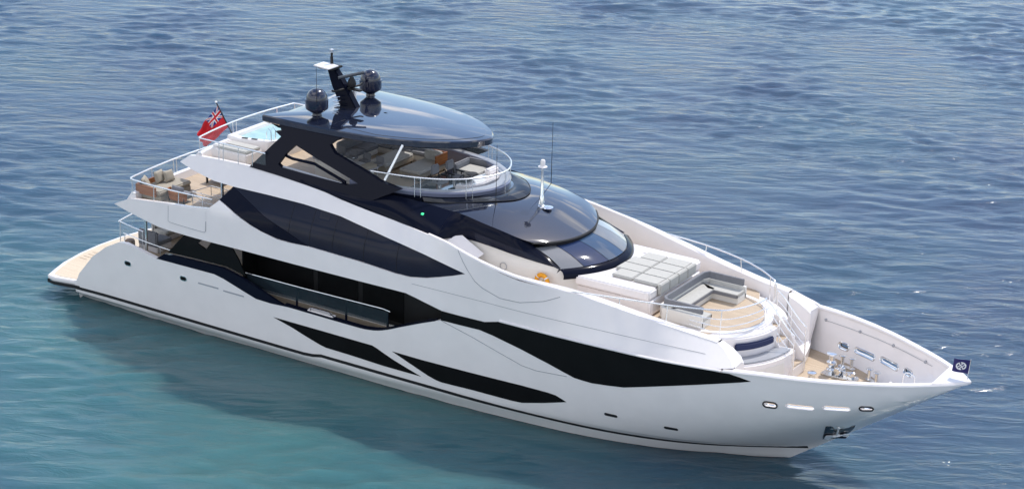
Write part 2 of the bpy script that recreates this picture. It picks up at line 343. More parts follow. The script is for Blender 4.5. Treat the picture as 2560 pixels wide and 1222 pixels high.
# ------------------------------------------------------------------ water
def build_water():
    step = .22; x0, x1, y0, y1 = -56, 58, -26, 88
    X, Y = np.meshgrid(np.arange(x0, x1, step), np.arange(y0, y1, step)); rng = np.random.default_rng(11)
    Z = np.zeros_like(X); DX = np.zeros_like(X); DY = np.zeros_like(X)
    env = np.zeros_like(X)
    for k in range(9):
        a = rng.uniform(0, 6.28); kk = 2 * np.pi / rng.uniform(9, 30); env += np.sin(kk * (X * np.cos(a) + Y * np.sin(a)) + rng.uniform(0, 6.28))
    env = np.clip(.72 + .24 * env, .12, 1.5)
    for k in range(95):
        lam = .7 * (9 / .7) ** (rng.random() ** 1.5); a = R(120) + rng.normal(0, .5); kk = 2 * np.pi / lam
        amp = .0040 * lam ** .8 * rng.uniform(.5, 1.2) * (1 if lam < 3 else .6)
        ph = kk * (X * np.cos(a) + Y * np.sin(a)) + rng.uniform(0, 6.28)
        Z += amp * np.sin(ph); c = amp * .8 * np.cos(ph); DX += c * np.cos(a); DY += c * np.sin(a)
    edge = np.minimum(np.minimum(X - x0, x1 - X), np.minimum(Y - y0, y1 - Y)); fade = np.clip(edge / 6, 0, 1)
    w = env * fade
    V = np.stack([X + DX * w, Y + DY * w, Z * w], -1).reshape(-1, 3)
    ny, nx = X.shape; i = np.arange(ny * nx).reshape(ny, nx)
    F = np.stack([i[:-1, :-1], i[:-1, 1:], i[1:, 1:], i[1:, :-1]], -1).reshape(-1, 4)
    xe, ye = X[0, -1], Y[-1, 0]; B = 4000
    n = len(V); ext = np.array([(-B, -B, 0), (B, -B, 0), (B, B, 0), (-B, B, 0), (x0, y0, 0), (xe, y0, 0), (xe, ye, 0), (x0, ye, 0)], float)
    V = np.concatenate([V, ext]); F = np.concatenate([F, n + np.array([(0, 1, 5, 4), (1, 2, 6, 5), (2, 3, 7, 6), (3, 0, 4, 7)])])
    me = bpy.data.meshes.new('sea_water'); me.vertices.add(len(V)); me.vertices.foreach_set('co', V.ravel())
    me.loops.add(F.size); me.loops.foreach_set('vertex_index', F.ravel().astype(np.int32)); me.polygons.add(len(F))
    me.polygons.foreach_set('loop_start', np.arange(0, F.size, 4, dtype=np.int32)); me.update(calc_edges=True)
    me.polygons.foreach_set('use_smooth', [True] * len(F))
    m = bpy.data.materials.new('sea water'); m.use_nodes = True; nt = m.node_tree; b = nt.nodes['Principled BSDF']
    def N(t, **k):
        q = nt.nodes.new(t)
        for a, c in k.items(): setattr(q, a, c)
        return q
    tcn = N('ShaderNodeTexCoord')
    n1 = N('ShaderNodeTexNoise'); n1.inputs['Scale'].default_value = .055; n1.inputs['Detail'].default_value = 5; n1.inputs['Roughness'].default_value = .6
    nt.links.new(tcn.outputs['Object'], n1.inputs['Vector'])
    # soft-edged teal patch painted in where the hull blocks the sky's reflection
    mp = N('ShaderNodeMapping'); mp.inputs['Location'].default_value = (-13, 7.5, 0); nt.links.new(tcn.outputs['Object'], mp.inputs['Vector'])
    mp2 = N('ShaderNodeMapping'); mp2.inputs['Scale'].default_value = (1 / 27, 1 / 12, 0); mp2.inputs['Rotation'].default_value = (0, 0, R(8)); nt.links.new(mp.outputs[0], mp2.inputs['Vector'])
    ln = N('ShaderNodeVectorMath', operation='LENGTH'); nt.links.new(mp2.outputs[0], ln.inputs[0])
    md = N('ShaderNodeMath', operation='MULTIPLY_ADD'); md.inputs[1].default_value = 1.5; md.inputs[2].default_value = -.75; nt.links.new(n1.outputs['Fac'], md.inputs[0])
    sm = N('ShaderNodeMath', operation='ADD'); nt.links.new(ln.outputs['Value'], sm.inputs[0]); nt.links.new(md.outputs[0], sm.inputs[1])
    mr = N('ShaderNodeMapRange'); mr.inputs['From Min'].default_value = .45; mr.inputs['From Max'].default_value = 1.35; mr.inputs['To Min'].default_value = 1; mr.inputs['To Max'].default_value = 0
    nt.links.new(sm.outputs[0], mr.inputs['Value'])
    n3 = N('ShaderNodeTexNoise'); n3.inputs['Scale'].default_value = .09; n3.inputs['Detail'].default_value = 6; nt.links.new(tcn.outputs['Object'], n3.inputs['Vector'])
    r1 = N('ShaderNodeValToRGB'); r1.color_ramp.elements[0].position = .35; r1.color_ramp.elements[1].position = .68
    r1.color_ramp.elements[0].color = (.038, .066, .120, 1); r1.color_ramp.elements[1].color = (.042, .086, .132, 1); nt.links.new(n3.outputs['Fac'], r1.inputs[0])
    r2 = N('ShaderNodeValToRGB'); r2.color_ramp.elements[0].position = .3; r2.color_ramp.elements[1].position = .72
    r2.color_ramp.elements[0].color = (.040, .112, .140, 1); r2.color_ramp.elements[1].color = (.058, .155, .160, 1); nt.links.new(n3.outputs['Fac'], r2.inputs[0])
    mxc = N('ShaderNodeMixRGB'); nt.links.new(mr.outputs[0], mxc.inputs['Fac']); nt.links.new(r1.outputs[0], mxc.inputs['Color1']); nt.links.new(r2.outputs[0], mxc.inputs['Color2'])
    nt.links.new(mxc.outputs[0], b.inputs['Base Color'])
    b.inputs['Roughness'].default_value = .085; b.inputs['IOR'].default_value = 1.34
    b.inputs['Subsurface Weight'].default_value = 1.0; b.inputs['Subsurface Radius'].default_value = (.5, 1.0, 1.1); b.inputs['Subsurface Scale'].default_value = 4.0
    b.subsurface_method = 'RANDOM_WALK'
    mpw = N('ShaderNodeMapping', vector_type='TEXTURE'); mpw.inputs['Rotation'].default_value = (0, 0, R(30)); mpw.inputs['Scale'].default_value = (2.9, .85, 1); nt.links.new(tcn.outputs['Object'], mpw.inputs['Vector'])
    n4 = N('ShaderNodeTexNoise'); n4.inputs['Scale'].default_value = 1.5; n4.inputs['Detail'].default_value = 5; n4.inputs['Roughness'].default_value = .52; n4.inputs['Distortion'].default_value = .5
    nt.links.new(mpw.outputs[0], n4.inputs['Vector'])
    n5 = N('ShaderNodeTexNoise'); n5.inputs['Scale'].default_value = .11; n5.inputs['Detail'].default_value = 3; nt.links.new(mpw.outputs[0], n5.inputs['Vector'])
    gr = N('ShaderNodeMapRange'); gr.inputs['From Min'].default_value = .36; gr.inputs['From Max'].default_value = .62; gr.inputs['To Min'].default_value = .30; gr.inputs['To Max'].default_value = .75; nt.links.new(n5.outputs['Fac'], gr.inputs['Value'])
    bp = N('ShaderNodeBump'); nt.links.new(gr.outputs[0], bp.inputs['Strength']); bp.inputs['Distance'].default_value = .20
    nt.links.new(n4.outputs['Fac'], bp.inputs['Height']); nt.links.new(bp.outputs[0], b.inputs['Normal'])
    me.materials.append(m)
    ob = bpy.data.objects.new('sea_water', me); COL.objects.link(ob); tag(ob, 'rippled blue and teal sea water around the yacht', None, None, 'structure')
build_water()

# ------------------------------------------------------------------ the yacht
YACHT = thing('motor_yacht', 'white three-deck motor yacht with navy roofs and black glass panels afloat on blue sea', 'yacht')
def part(mb, name, m, parent=None, **k): return mb.build(name, m, parent or YACHT, **k)
def both(name, m, fnc, parent=None, **k):
    o = []
    for s in (-1, 1):
        mb = MB(); fnc(mb, s); o.append(part(mb, name, m, parent, **k))
    return o
# --- hull: bottom strakes as a grid, topsides as plates over the same surface
ZJ = .78
hb = MB()
for s in (-1, 1):
    rows = []
    for i in range(101):
        t = i / 100; row = []
        for j in range(9):
            if i < 60:
                x = 1.0 + 19 * t / .6; xx = x
            else: xx = None
            q = (t - .6) / .4
            zc = .45 if xx is None else chine_z(xx)
            z = (-.7, -.35, 0, .15, .3, .45, .56, .67, ZJ)[j]
            x = xx if xx is not None else 20 + (stem_x(z) - 20) * q
            row.append((x, s * half(x, z), z))
        rows.append(row)
    hb.loft(rows)
hb.add([(1.0, -3.2, -.7), (1.0, 3.2, -.7), (1.0, 3.5, ZJ), (1.0, -3.5, ZJ)], [(0, 1, 2, 3)])
def bow_z(x): return (x - 29.75) / 1.372
HT = PTS['hull_top']
top = [(1.0, .70)] + HT + [(18.283, 3.69), (18.6, 3.86)] + [(x, ledge_z(x)) for x in np.arange(19, 35.3, .5)] + [(35.46, ledge_z(35.4))]
stem = [(stem_x(z), z) for z in np.arange(4.0, .8, -.4)] + [(stem_x(ZJ), ZJ)]
HPOLY = [(float(a), float(b)) for a, b in top] + [(float(a), float(b)) for a, b in stem]
HPOLY = HPOLY[1:] + [(1.05, ZJ)]
BP = PTS['bowports']; PORT_ = [((BP[k][0], BP[k][1]), BP[k + 1][0] - BP[k - 1][0], h) for k, h in ((1, .20), (4, .17), (7, .17), (10, .17))]
PORTS = [capsule(c[0], c[1], L, h) for c, L, h in PORT_]
HULL = hb
for s in (-1, 1): panel(HULL, HPOLY, 0, .17, s, grid=.27, holes=PORTS, extra=[(stem_x(z) - d, z) for z in np.arange(.86, 4.1, .09) for d in (.012, .035, .075, .13, .2, .29, .4)])
hull = part(HULL, 'hull', WHITE, smooth=28)
# white cap rail over the bow bulwark
def cap(mb, s):
    xs = list(np.arange(28.7, 35.0, .3)) + [35.0, 35.2, 35.35, 35.46]
    prof = ((.012, -.05), (.02, 0), (-.02, .045), (-.21, .045), (-.235, .0), (-.215, -.06))
    mb.loft([[(x, s * max(.0, half(x, ledge_z(x) - .001) + dy), ledge_z(x) + dz) for dy, dz in prof] for x in xs], closed=True, cap=True)
both('bulwark_cap', WHITE, cap, hull)
mb = MB(); mb.prism(mirror([(34.55, .92), (35.0, .56), (35.3, .27), (35.52, .03)]), 4.15, 4.245); part(mb, 'stem_head', WHITE, hull, bevel=.02)
# boot stripe
def stripe(mb, s):
    xs = [1.0 + .4 * i for i in range(73)] + [30.05, 30.25, 30.38]
    def z0(x): return tab([(1, .42), (3, .46), (12.2, .47), (12.6, .50), (12.95, .585), (16.4, .58), (21, .51), (25, .46), (30, .53)], x)
    rows = [[(x, s * (half(x, z) + .008), z) for z in (z0(x), z0(x) + .06, z0(x) + .125)] for x in xs if x < stem_x(.5) - .04]
    mb.loft(rows)
both('boot_stripe', GASKET, stripe, hull)
# black hull glass
def gl(key, off=.012, th=.05): return lambda mb, s: panel(mb, PTS[key], off, th, s, grid=.3)
both('hull_window', BLACK, gl('hullwin'), hull); both('hull_window', BLACK, gl('lowwin1'), hull); both('hull_window', BLACK, gl('lowwin2'), hull)
def line_on(pts, r=.012, off=.002): return lambda mb, s: mb.tube([(x, s * (half(x, z) + off), z) for x, z in dens(pts + pts[::-1], .25)[:sum(max(1, int(math.hypot(b[0] - a[0], b[1] - a[1]) / .25)) for a, b in zip(pts, pts[1:]))]], r, 5)
SEAM = mat('panel seam', (.30, .31, .33), .5)
both('hull_seam', SEAM, line_on(PTS['crease']), hull)
both('hull_seam', SEAM, line_on(PTS['seam'], .011), hull)
def rub(mb, s):
    xs = np.arange(20.6, 28.9, .35)
    mb.loft([[(x, s * (half(x, ledge_z(x) - .002) + a), ledge_z(x) + b) for a, b in ((.0, -.05), (.05, -.03), (.06, .01), (.0, .05))] for x in xs])
both('rubbing_strake', WHITE, rub, hull)
# ports, vents and lights along the hull
def oval(mb, s, c, L=.30, H=.16, off=.02):
    panel(mb, capsule(c[0], c[1], L, H), off, .05, s, grid=.12)
for key in ('porthole1', 'porthole2'):
    for s in (-1, 1):
        mb = MB(); oval(mb, s, PTS[key][0], .34, .2, .02); p = part(mb, 'porthole', STEEL, hull)
        mb = MB(); oval(mb, s, PTS[key][0], .27, .135, .028); part(mb, 'porthole_glass', BLACK, p)
for c in ((24.7, 1.39), (26.74, 1.33)):
    for s in (-1, 1):
        mb = MB(); oval(mb, s, c, .46, .11, .016); p = part(mb, 'hull_vent', GASKET, hull)
for a, b in ((0, 1), (2, 3)):
    c = ((PTS['vents'][a][0] + PTS['vents'][b][0]) / 2, PTS['vents'][a][1] - .01)
    for s in (-1, 1):
        mb = MB(); oval(mb, s, c, .98, .055, .012); part(mb, 'hull_vent', GREYP, hull)
for i, (c, L, H) in enumerate(PORT_):
    for s in (-1, 1):
        loop = capsule(c[0], c[1], L, H)
        for off in ((.012,) if i in (0, 3) else ()) + (-.175,):
            mb = MB(); mb.tube([(x, s * (half(x, z) + off), z) for x, z in loop], .026 if off > 0 else .03, 6, closed=True); part(mb, 'freeing_port_rim', GASKET if off > 0 else STEEL, hull)
# --- swim platform
plat = [(-.3, 3.72), (-.5, 3.2), (-.78, 2.4), (-1.0, 1.2), (-1.06, 0)]
PL = mirror([(1.9, 3.45), (.9, 3.62), (.1, 3.78)] + plat)
mb = MB(); mb.prism(PL, .60, .76); mb.prism([(x * .97 + .06, y * .97) for x, y in PL], .44, .60); pf = part(mb, 'swim_platform', WHITE, bevel=.03)
mb = MB(); mb.prism([(x + (.14 if x < 1 else 0), y * .945) for x, y in PL], .762, .772); part(mb, 'platform_decking', PTEAK, pf, smooth=0)
for y in (-.9, -1.15, -1.4, -1.65):
    mb = MB(); mb.box(-.6, -.2, y - .018, y + .018, .774, .782); part(mb, 'drain_slot', TEAK, pf)
mb = MB(); loop = [(x, y) for x, y in PL]; mb.loft([[(x * 1.004 - .003, y * 1.004, .46), (x * 1.004 - .003, y * 1.004, .585)] for x, y in loop]); part(mb, 'platform_stripe', GASKET, pf)
mb = MB(); mb.add([(1.3, -3.4, .74), (1.3, 3.4, .74), (3.35, 3.2, 2.3), (3.35, -3.2, 2.3)], [(0, 1, 2, 3)]); part(mb, 'transom', WHITE)
# --- upper skin with the long black window
SK = PTS['skin']
skin = both('topsides', WHITE, lambda mb, s: panel(mb, SK, 0, .13, s, grid=.27), smooth=28)
both('saloon_window', UGLASS, lambda mb, s: panel(mb, PTS['uwin'], -.035, .05, s, grid=.3))
fr = PTS['frame']
def framep(mb, s):
    lo = [p for p in PTS['uwin'][16:]]
    panel(mb, [fr[0], fr[1], fr[2], fr[3]] + PTS['uwin'][17:], -.012, .05, s, grid=.3)
both('window_surround', NAVY, framep)
for x in (11.6, 12.55, 13.55, 14.9, 16.3):
    def mull(mb, s): mb.tube([(x, s * (half(x, z) - .030), z) for z in np.arange(4.6, 6.2, .05) if inside(PTS['uwin'], x, z)], .007, 4)
    both('window_mullion', GASKET, mull)
both('shell_door', WHITE, lambda mb, s: panel(mb, [(5.97, 4.86), (5.97, 4.27), (6.05, 4.24), (7.78, 4.24), (7.85, 4.30), (7.85, 5.06), (6.6, 4.97)], .012, .05, s, grid=.3))
DR = [(5.97, 4.86), (5.97, 4.27), (6.05, 4.24), (7.78, 4.24), (7.85, 4.30), (7.85, 5.03)]
both('shell_door_gap', SEAM, line_on(DR, .011, .010))
both('topsides_seam', SEAM, line_on([(17.0, 4.37), (20, 4.42), (24, 4.40), (28.2, 4.36)], .008))
# --- decks
def outline(x0, x1, n, z, inset): return [(x0 + (x1 - x0) * i / n, half(x0 + (x1 - x0) * i / n, z) - inset) for i in range(n + 1)]
def deck(name, pts, z0, z1, m=TEAK, under=WHITE):
    mb = MB(); mb.prism(mirror(pts), z0, z1 - .012); d = part(mb, name, under)
    mb = MB(); mb.prism(mirror([(x, max(0, y - .03)) for x, y in pts]), z1 - .010, z1); part(mb, 'teak_planking', m, d, smooth=0)
    return d
deck('main_deck', [(3.3, 0), (3.3, 3.0)] + outline(3.6, 8.6, 8, 2.1, .2) + [(8.7, 0)], 2.1, 2.32)
deck('side_deck', [(8.72, 0)] + outline(8.72, 19, 12, 2.0, .19) + [(19, 0)], 1.7, 1.98)
UD = [(3.62, 0), (3.64, 1.0), (3.7, 2.0), (3.85, 3.0)] + outline(4.2, 19.2, 16, 4.3, .14) + [(19.2, 0)]
deck('upper_deck', UD, 3.97, 4.58)
SDK = [(6.45, 0), (6.47, .9), (6.52, 1.8), (6.65, 2.5)] + outline(7.0, 14.5, 9, 6.5, .14) + [(15, 2.45), (16, 2.2), (16.6, 1.95), (17.1, 1.65), (17.5, 1.3), (17.8, .85), (17.98, .4), (18.02, 0)]
deck('sun_deck', SDK, 6.32, 6.60)
# curved aft bulwarks of upper deck and sun deck, swept out to the white tips
def aft(mb, x0, bend, w, z0, z1, zt):
    rows = []
    for i in range(25):
        y = -w + 2 * w * i / 24; x = x0 + bend * (y / w) ** 2
        rows.append([(x - .42, y, z0 - .12), (x - .46, y, zt), (x - .10, y, z1), (x + .10, y, z1), (x + .16, y, z0 + .1), (x + .2, y, z0 - .1)])
    mb.loft(rows, closed=True, cap=True)
mb = MB(); aft(mb, 3.68, .3, 3.28, 4.30, 4.86, 4.36); part(mb, 'upper_deck_coaming', WHITE)
mb = MB(); aft(mb, 6.62, .25, 2.78, 6.36, 6.86, 6.44); part(mb, 'sun_deck_coaming', WHITE)
# --- saloon walls behind the side decks
def swall(mb, s):
    mb.box(8.7, 18.6, s * 2.48, s * 2.58, 1.99, 3.98)
sw = both('saloon_wall', DARK, swall)
for s, w in zip((-1, 1), sw):
    for k, (a, b) in enumerate(((9.1, 11.9), (12.1, 13.9), (14.1, 15.9))):
        mb = MB(); mb.box(a, b, s * 2.585 - .01, s * 2.585 + .01, 2.25 if k else 2.2, 3.75); part(mb, 'saloon_window_pane', BLACK, w, bevel=.004)
    mb = MB(); mb.box(8.72, 18.5, s * 2.61 - .02, s * 2.61 + .02, 1.985, 2.09); part(mb, 'wall_skirting', CREAM, w)
mb = MB(); mb.box(8.6, 8.69, -2.5, 2.5, 2.33, 3.95); aw = part(mb, 'aft_bulkhead', DARK)
mb = MB(); mb.box(9.2, 9.3, -2.9, 2.9, 4.59, 6.31); part(mb, 'upper_bulkhead', UGLASS)
mb = MB(); mb.box(9.3, 9.36, -3.42, -2.4, 1.99, 3.96); part(mb, 'dark_screen', BLACK)  # black sheets added to hide the sunlit deck behind the side opening
mb = MB(); mb.box(9.3, 9.36, 2.4, 3.42, 1.99, 3.96); part(mb, 'dark_screen', BLACK)
both('wing_panel', BLACK, lambda mb, s: panel(mb, PTS['blackwing'], -.1, .06, s, grid=.4, holes=[PTS['wingtri']]))
def coam(mb, s):
    P = PTS['navycap']; lo = [P[0]] + P[:8:-1][:-0 or None]
    panel(mb, P, .004, .12, s, grid=.3)
both('bulwark_trim', NAVY, coam)
def trim(mb, s):
    xs = np.arange(11.4, 18.1, .2); zt = lambda x: tab([(11.4, 2.22), (12.5, 2.21), (14.8, 2.19), (15.4, 2.25), (15.95, 2.41), (16.4, 2.6), (17.36, 3.0), (18.3, 3.36)], x)
    mb.loft([[(x, s * (half(x, zt(x)) - a), zt(x) + b) for a, b in ((-.004, .0), (-.004, .05), (.19, .06), (.19, .0))] for x in xs], closed=True, cap=True)
both('deck_edge_trim', NAVY, trim)
def hrail(mb, s): mb.tube([(9.1, s * 3.38, 2.88), (9.4, s * 3.38, 2.94), (12, s * 3.4, 2.96), (15.6, s * 3.42, 3.02), (15.9, s * 3.42, 2.98)], .022, 8)
hr = both('side_deck_rail', RAILM, hrail)
for s, o in zip((-1, 1), hr):
    mb = MB(); mb.box(9.5, 15.8, s * 3.40 - .006, s * 3.40 + .006, 2.42, 2.94); part(mb, 'rail_glass', DKGLASS, o)
    for x in (11.75, 13.95, 15.75):
        mb = MB(); mb.box(x - .03, x + .03, s * 3.36 - .03, s * 3.36 + .03, 1.99, 2.93); part(mb, 'rail_post', NAVY, o)
for s in (-1,):
    mb = MB(); mb.box(12.4, 13.55, -3.62, -3.40, 2.21, 2.29); mb.box(12.42, 13.4, -3.60, -3.42, 2.29, 2.33); bx = part(mb, 'boarding_step', WHITE, bevel=.02)
    mb = MB(); mb.tube([(12.55, -3.6, 2.3), (12.58, -3.6, 2.42), (13.35, -3.6, 2.44), (13.62, -3.6, 2.26)], .013, 6); part(mb, 'step_handle', NAVY, bx)
# pillars between decks
for s in (-1, 1):
    mb = MB(); mb.tube([(4.35, s * 3.08, 2.3), (4.35, s * 3.06, 4.0)], .055, 14); part(mb, 'deck_pillar', STEEL)
    mb = MB(); mb.tube([(7.95, s * 2.86, 4.55), (7.95, s * 2.84, 6.34)], .06, 14); part(mb, 'deck_pillar', STEEL)
# --- arch carrying the hardtop
def archf(x, z): return 2.95 - .22 * (z - 6.5)
both('radar_arch', NAVY, lambda mb, s: panel(mb, PTS['arch'], 0, .16, s, fn=archf, grid=.4, holes=[PTS['archhole']]), smooth=25)
def abar(mb, s):
    P = [(x, s * (archf(x, z) - .18), z) for x, z in PTS['archbar']]; mb.tube(dens_path(P), .055, 6)
def dens_path(P): return P
both('arch_brace', NAVY, abar)
def abar2(mb, s):
    for dz, r in ((0.02, .045),): mb.tube([(x, s * (archf(x, z) - .10), z + dz) for x, z in PTS['archbar2']], r, 6)
both('arch_sill', GREYP, abar2)
# --- hardtop
HT_OUT = mirror([(10.05, 0), (10.05, 1.6), (9.62, 2.52), (10.3, 2.54), (11.2, 2.53), (12.2, 2.50), (13.0, 2.46), (13.7, 2.38), (14.4, 2.25), (15.1, 2.06), (15.7, 1.84), (16.25, 1.56), (16.75, 1.22), (17.2, .86), (17.5, .46), (17.66, .15), (17.68, 0)])
cx0 = 13.2
def ring(t, z): return [(cx0 + (x - cx0) * t, y * t, z) for x, y in HT_OUT]
mb = MB()
def crown(t): return 8.74 + .11 * (1 - t ** 2.6)
rows = [ring(.975, 8.46), ring(1.0, 8.52), ring(1.0, 8.70), ring(.988, 8.74)] + [ring(t, crown(t)) for t in (.94, .86, .76, .64, .5, .36, .22, .1, .02)]
mb.loft(rows, closed=True); mb.add(ring(.975, 8.46), [tuple(range(len(HT_OUT)))]); hardtop = part(mb, 'hardtop', ROOFM, smooth=30)
for s in (-1, 1):
    mb = MB(); mb.loft([[(9.75, s * 2.40, 8.50), (9.75, s * 2.0, 8.50), (10.2, s * 2.1, 8.32), (10.2, s * 2.35, 8.32)], [(13.2, s * 2.42, 8.52), (13.2, s * 1.9, 8.52), (12.9, s * 2.1, 8.36), (12.9, s * 2.36, 8.36)]], closed=True, cap=True)
    part(mb, 'hardtop_beam', NAVY, hardtop)
mb = MB(); mb.prism([(cx0 + (x - cx0) * .93, y * .90) for x, y in HT_OUT], 8.40, 8.457); part(mb, 'hardtop_lining', CREAM, hardtop)  # unseen underside lining, widened to bounce light onto the deck below
ROOF2 = mat('navy roof panel', (.016, .022, .045), .04, coat=1, spec=.9, bump=.015, bscale=.7)
hp = [(cx0 + (x - cx0) * .93, y * .93) for x, y in HT_OUT if x > 14.0]; hp = [(13.05, -1.75)] + [(12.9, -2.1)] + [p for p in sorted(hp, key=lambda p: p[1]) if 1] + [(12.9, 2.1), (13.05, 1.75), (13.35, .9), (13.45, 0), (13.35, -.9)]
def crz(x, y):
    best = 0
    for (a, b), (c, d) in zip(HT_OUT, HT_OUT[1:]):
        a, c = a - cx0, c - cx0; den = (x - cx0) * (d - b) - y * (c - a)
        if abs(den) > 1e-9:
            k = (a * (d - b) - b * (c - a)) / den
            u_ = ((x - cx0) * k - a) / (c - a) if abs(c - a) > abs(d - b) else (y * k - b) / (d - b)
            if k > 0 and -.01 <= u_ <= 1.01: best = 1 / k
    return crown(min(1, best))
mb = MB(); vs, _, fs = tri(hp, (), .16); n = len(vs)
mb.add([(x, y, crz(x, y) - .01) for x, y in vs] + [(x, y, crz(x, y) + .012) for x, y in vs], [tuple(reversed(f)) for f in fs] + [tuple(i + n for i in f) for f in fs] + [(a, b, b + n, a + n) for a, b in rim(fs)])
part(mb, 'sunroof_panel', ROOF2, hardtop, smooth=40)
# slim stays from the sundeck rail to the hardtop
for s in (-1, 1):
    mb = MB(); mb.tube([(15.0, s * 2.52, 7.35), (15.35, s * 1.95, 8.55)], .05, 8); part(mb, 'hardtop_stay', RAILM, hardtop)
# --- radomes, radar mast, aerials
def radome(x, y):
    mb = MB(); prof = [(.34, 0), (.34, .03), (.17, .13), (.16, .20), (.39, .36), (.41, .41), (.41, .72)]
    prof += [(.38 * math.cos(R(a)), .72 + .38 * math.sin(R(a))) for a in range(0, 90, 9)] + [(.01, 1.102)]
    mb.lathe(prof, (x, y, 8.70), 40); return part(mb, 'radome', mat_radome, smooth=40)
mat_radome = mat('radome navy', (.008, .011, .034), .16, coat=.8, spec=.6)
radome(11.36, -1.6); radome(11.36, 1.6)
M = [(11.30, 8.75), (11.75, 8.80), (12.02, 8.80), (11.48, 9.57), (10.98, 10.2), (10.66, 10.2), (10.92, 9.46)]
mb = MB(); vs, _, fs = tri(M); n = len(vs)
mb.add([(x, -.15, z) for x, z in vs] + [(x, .15, z) for x, z in vs], list(fs) + [tuple(i + n for i in reversed(f)) for f in fs] + [(b, a, a + n, b + n) for a, b in rim(fs)])
mast = part(mb, 'radar_mast', NAVY, bevel=.03)
mb = MB(); mb.prism([(10.45, -.62), (10.45, -.02), (11.2, -.1), (11.2, -.72)], 10.24, 10.29); part(mb, 'mast_platform', WHITE, mast, bevel=.015)
mb = MB(); mb.box(10.55, 11.2, -.5, .15, 10.16, 10.235); part(mb, 'platform_bracket', GASKET, mast, bevel=.02)
mb = MB(); mb.lathe([(.055, 10.24), (.055, 10.55), (.04, 10.55), (.045, 10.70)], (10.85, -.05, 0), 14); part(mb, 'masthead_lamp', GASKET, mast)
mb = MB(); mb.lathe([(.075, 10.70), (.075, 10.80), (.03, 10.84)], (10.85, -.05, 0), 14); part(mb, 'lamp_lens', STEEL, mast)
mb = MB(); mb.tube([(11.36, -.34, 9.90), (11.95, .40, 10.04)], .06, 10); sc = part(mb, 'radar_scanner', mat('scanner', (.06, .07, .085), .35), mast)
mb = MB(); mb.lathe([(.05, 9.5), (.13, 9.54), (.165, 9.65), (.13, 9.77), (.06, 9.90)], (11.66, .06, 0), 18); part(mb, 'radar_gearbox', GASKET, mast)
mb = MB(); mb.box(11.2, 12.1, -.06, .14, 9.44, 9.50); mb.tube([(11.4, -.75, 9.52), (11.38, -.6, 9.46), (11.6, .6, 9.46), (11.62, .75, 9.52)], .04, 8); part(mb, 'spreader_arm', GASKET, mast)
for k, z in enumerate((8.86, 9.0, 9.14)):
    mb = MB(); mb.tube([(11.2 - .05 * k, -.36, z), (11.45 - .05 * k, -.36, z + .01)], .028, 8); mb.tube([(11.22 - .05 * k, -.36, z), (11.3, -.1, z)], .02, 6); part(mb, 'signal_horn', STEEL, mast)
mb = MB(); mb.lathe([(.08, 8.8), (.08, 9.24), (.05, 9.29)], (11.50, .42, 0), 16); part(mb, 'gps_antenna', WHITE, mast)
for p, q in (((11.6, -1.9, 8.7), (11.62, -1.95, 10.75)), ((18.75, 2.38, 6.55), (18.75, 2.38, 8.95)), ((18.72, -1.2, 6.85), (18.72, -1.2, 9.0))):
    mb = MB(); mb.tube([p, q], .014, 5, r2=.006); w = part(mb, 'whip_aerial', GASKET)
    mb = MB(); mb.lathe([(.10, p[2] - .08), (.10, p[2] + .01), (.05, p[2] + .05), (.02, p[2] + .06)], (p[0], p[1], 0), 14); part(mb, 'aerial_base', GASKET, w)
MX, MZ = 19.82, 6.66
mb = MB(); mb.lathe([(.17, MZ), (.19, MZ + .03), (.16, MZ + .06), (.085, MZ + .10), (.075, MZ + .42), (.055, MZ + .45), (.045, MZ + 1.3), (.035, MZ + 1.46)], (MX, 0, 0), 18); smast = part(mb, 'steering_mast', STEEL)
mb = MB(); mb.lathe([(.02, MZ + 1.44), (.16, MZ + 1.46), (.16, MZ + 1.48), (.085, MZ + 1.50), (.085, MZ + 1.68), (.06, MZ + 1.72)], (MX, 0, 0), 18); part(mb, 'mast_lamp', WHITE, smast)
mb = MB(); mb.lathe([(.19, MZ + .02), (.21, MZ + .05), (.12, MZ + .08)], (MX + .22, .02, 0), 18); part(mb, 'roof_floodlight', STEEL, smast)
for s in (-1, 1):
    mb = MB(); mb.tube([(MX, s * .1, MZ + .3), (MX, s * .16, MZ + .16)], .03, 7); part(mb, 'mast_bracket', STEEL, smast)
# --- wheelhouse roof, windscreen and sides
CR = [(15.0, 2.60, 6.78), (17.0, 2.44, 6.80), (18.0, 2.41, 6.76), (19.0, 2.43, 6.62), (20.0, 2.37, 6.43), (20.5, 2.24, 6.29), (20.78, 2.08, 6.2)]
cb = [(a, b) for a, b, c in CR]; cz = [(a, c) for a, b, c in CR]
def zcen(x): return tab([(15, 6.7), (17.2, 6.86), (18.2, 6.97), (19.2, 6.86), (20.0, 6.67), (20.8, 6.41), (21.62, 6.13)], x)
def roofpt(u, v):
    xe = 21.62 - .84 * abs(v) ** 2.1; x = 15 + (xe - 15) * u; b = tab(cb, min(x, 20.78)) if x < 20.78 or abs(v) > .999 else 2.08
    xs = 15 + (20.78 - 15) * u; b = tab(cb, xs); ze = tab(cz, xs); zc = zcen(15 + (21.62 - 15) * u)
    return (x, v * b, zc + (ze - zc) * abs(v) ** 3.0)
mb = MB(); mb.loft([[roofpt(i / 48, -1 + 2 * j / 40) for j in range(41)] for i in range(49)]); roof = part(mb, 'wheelhouse_roof', ROOFM, smooth=40)
mb = MB(); rr = []
for j in range(41):
    x, y, z = roofpt(1, -1 + 2 * j / 40); e = 1 - .8 * abs(y / 2.08) ** 3
    rr.append([(x - .5, y * .93, z - .005), (x + .02, y, z + .004), (x + .05, y * 1.01, z - .03), (x + .0, y * 1.01, z - .19 * e), (x - .5, y * .93, z - .16 * e)])
mb.loft(rr, closed=True, cap=True); part(mb, 'roof_brow', GASKET, roof)
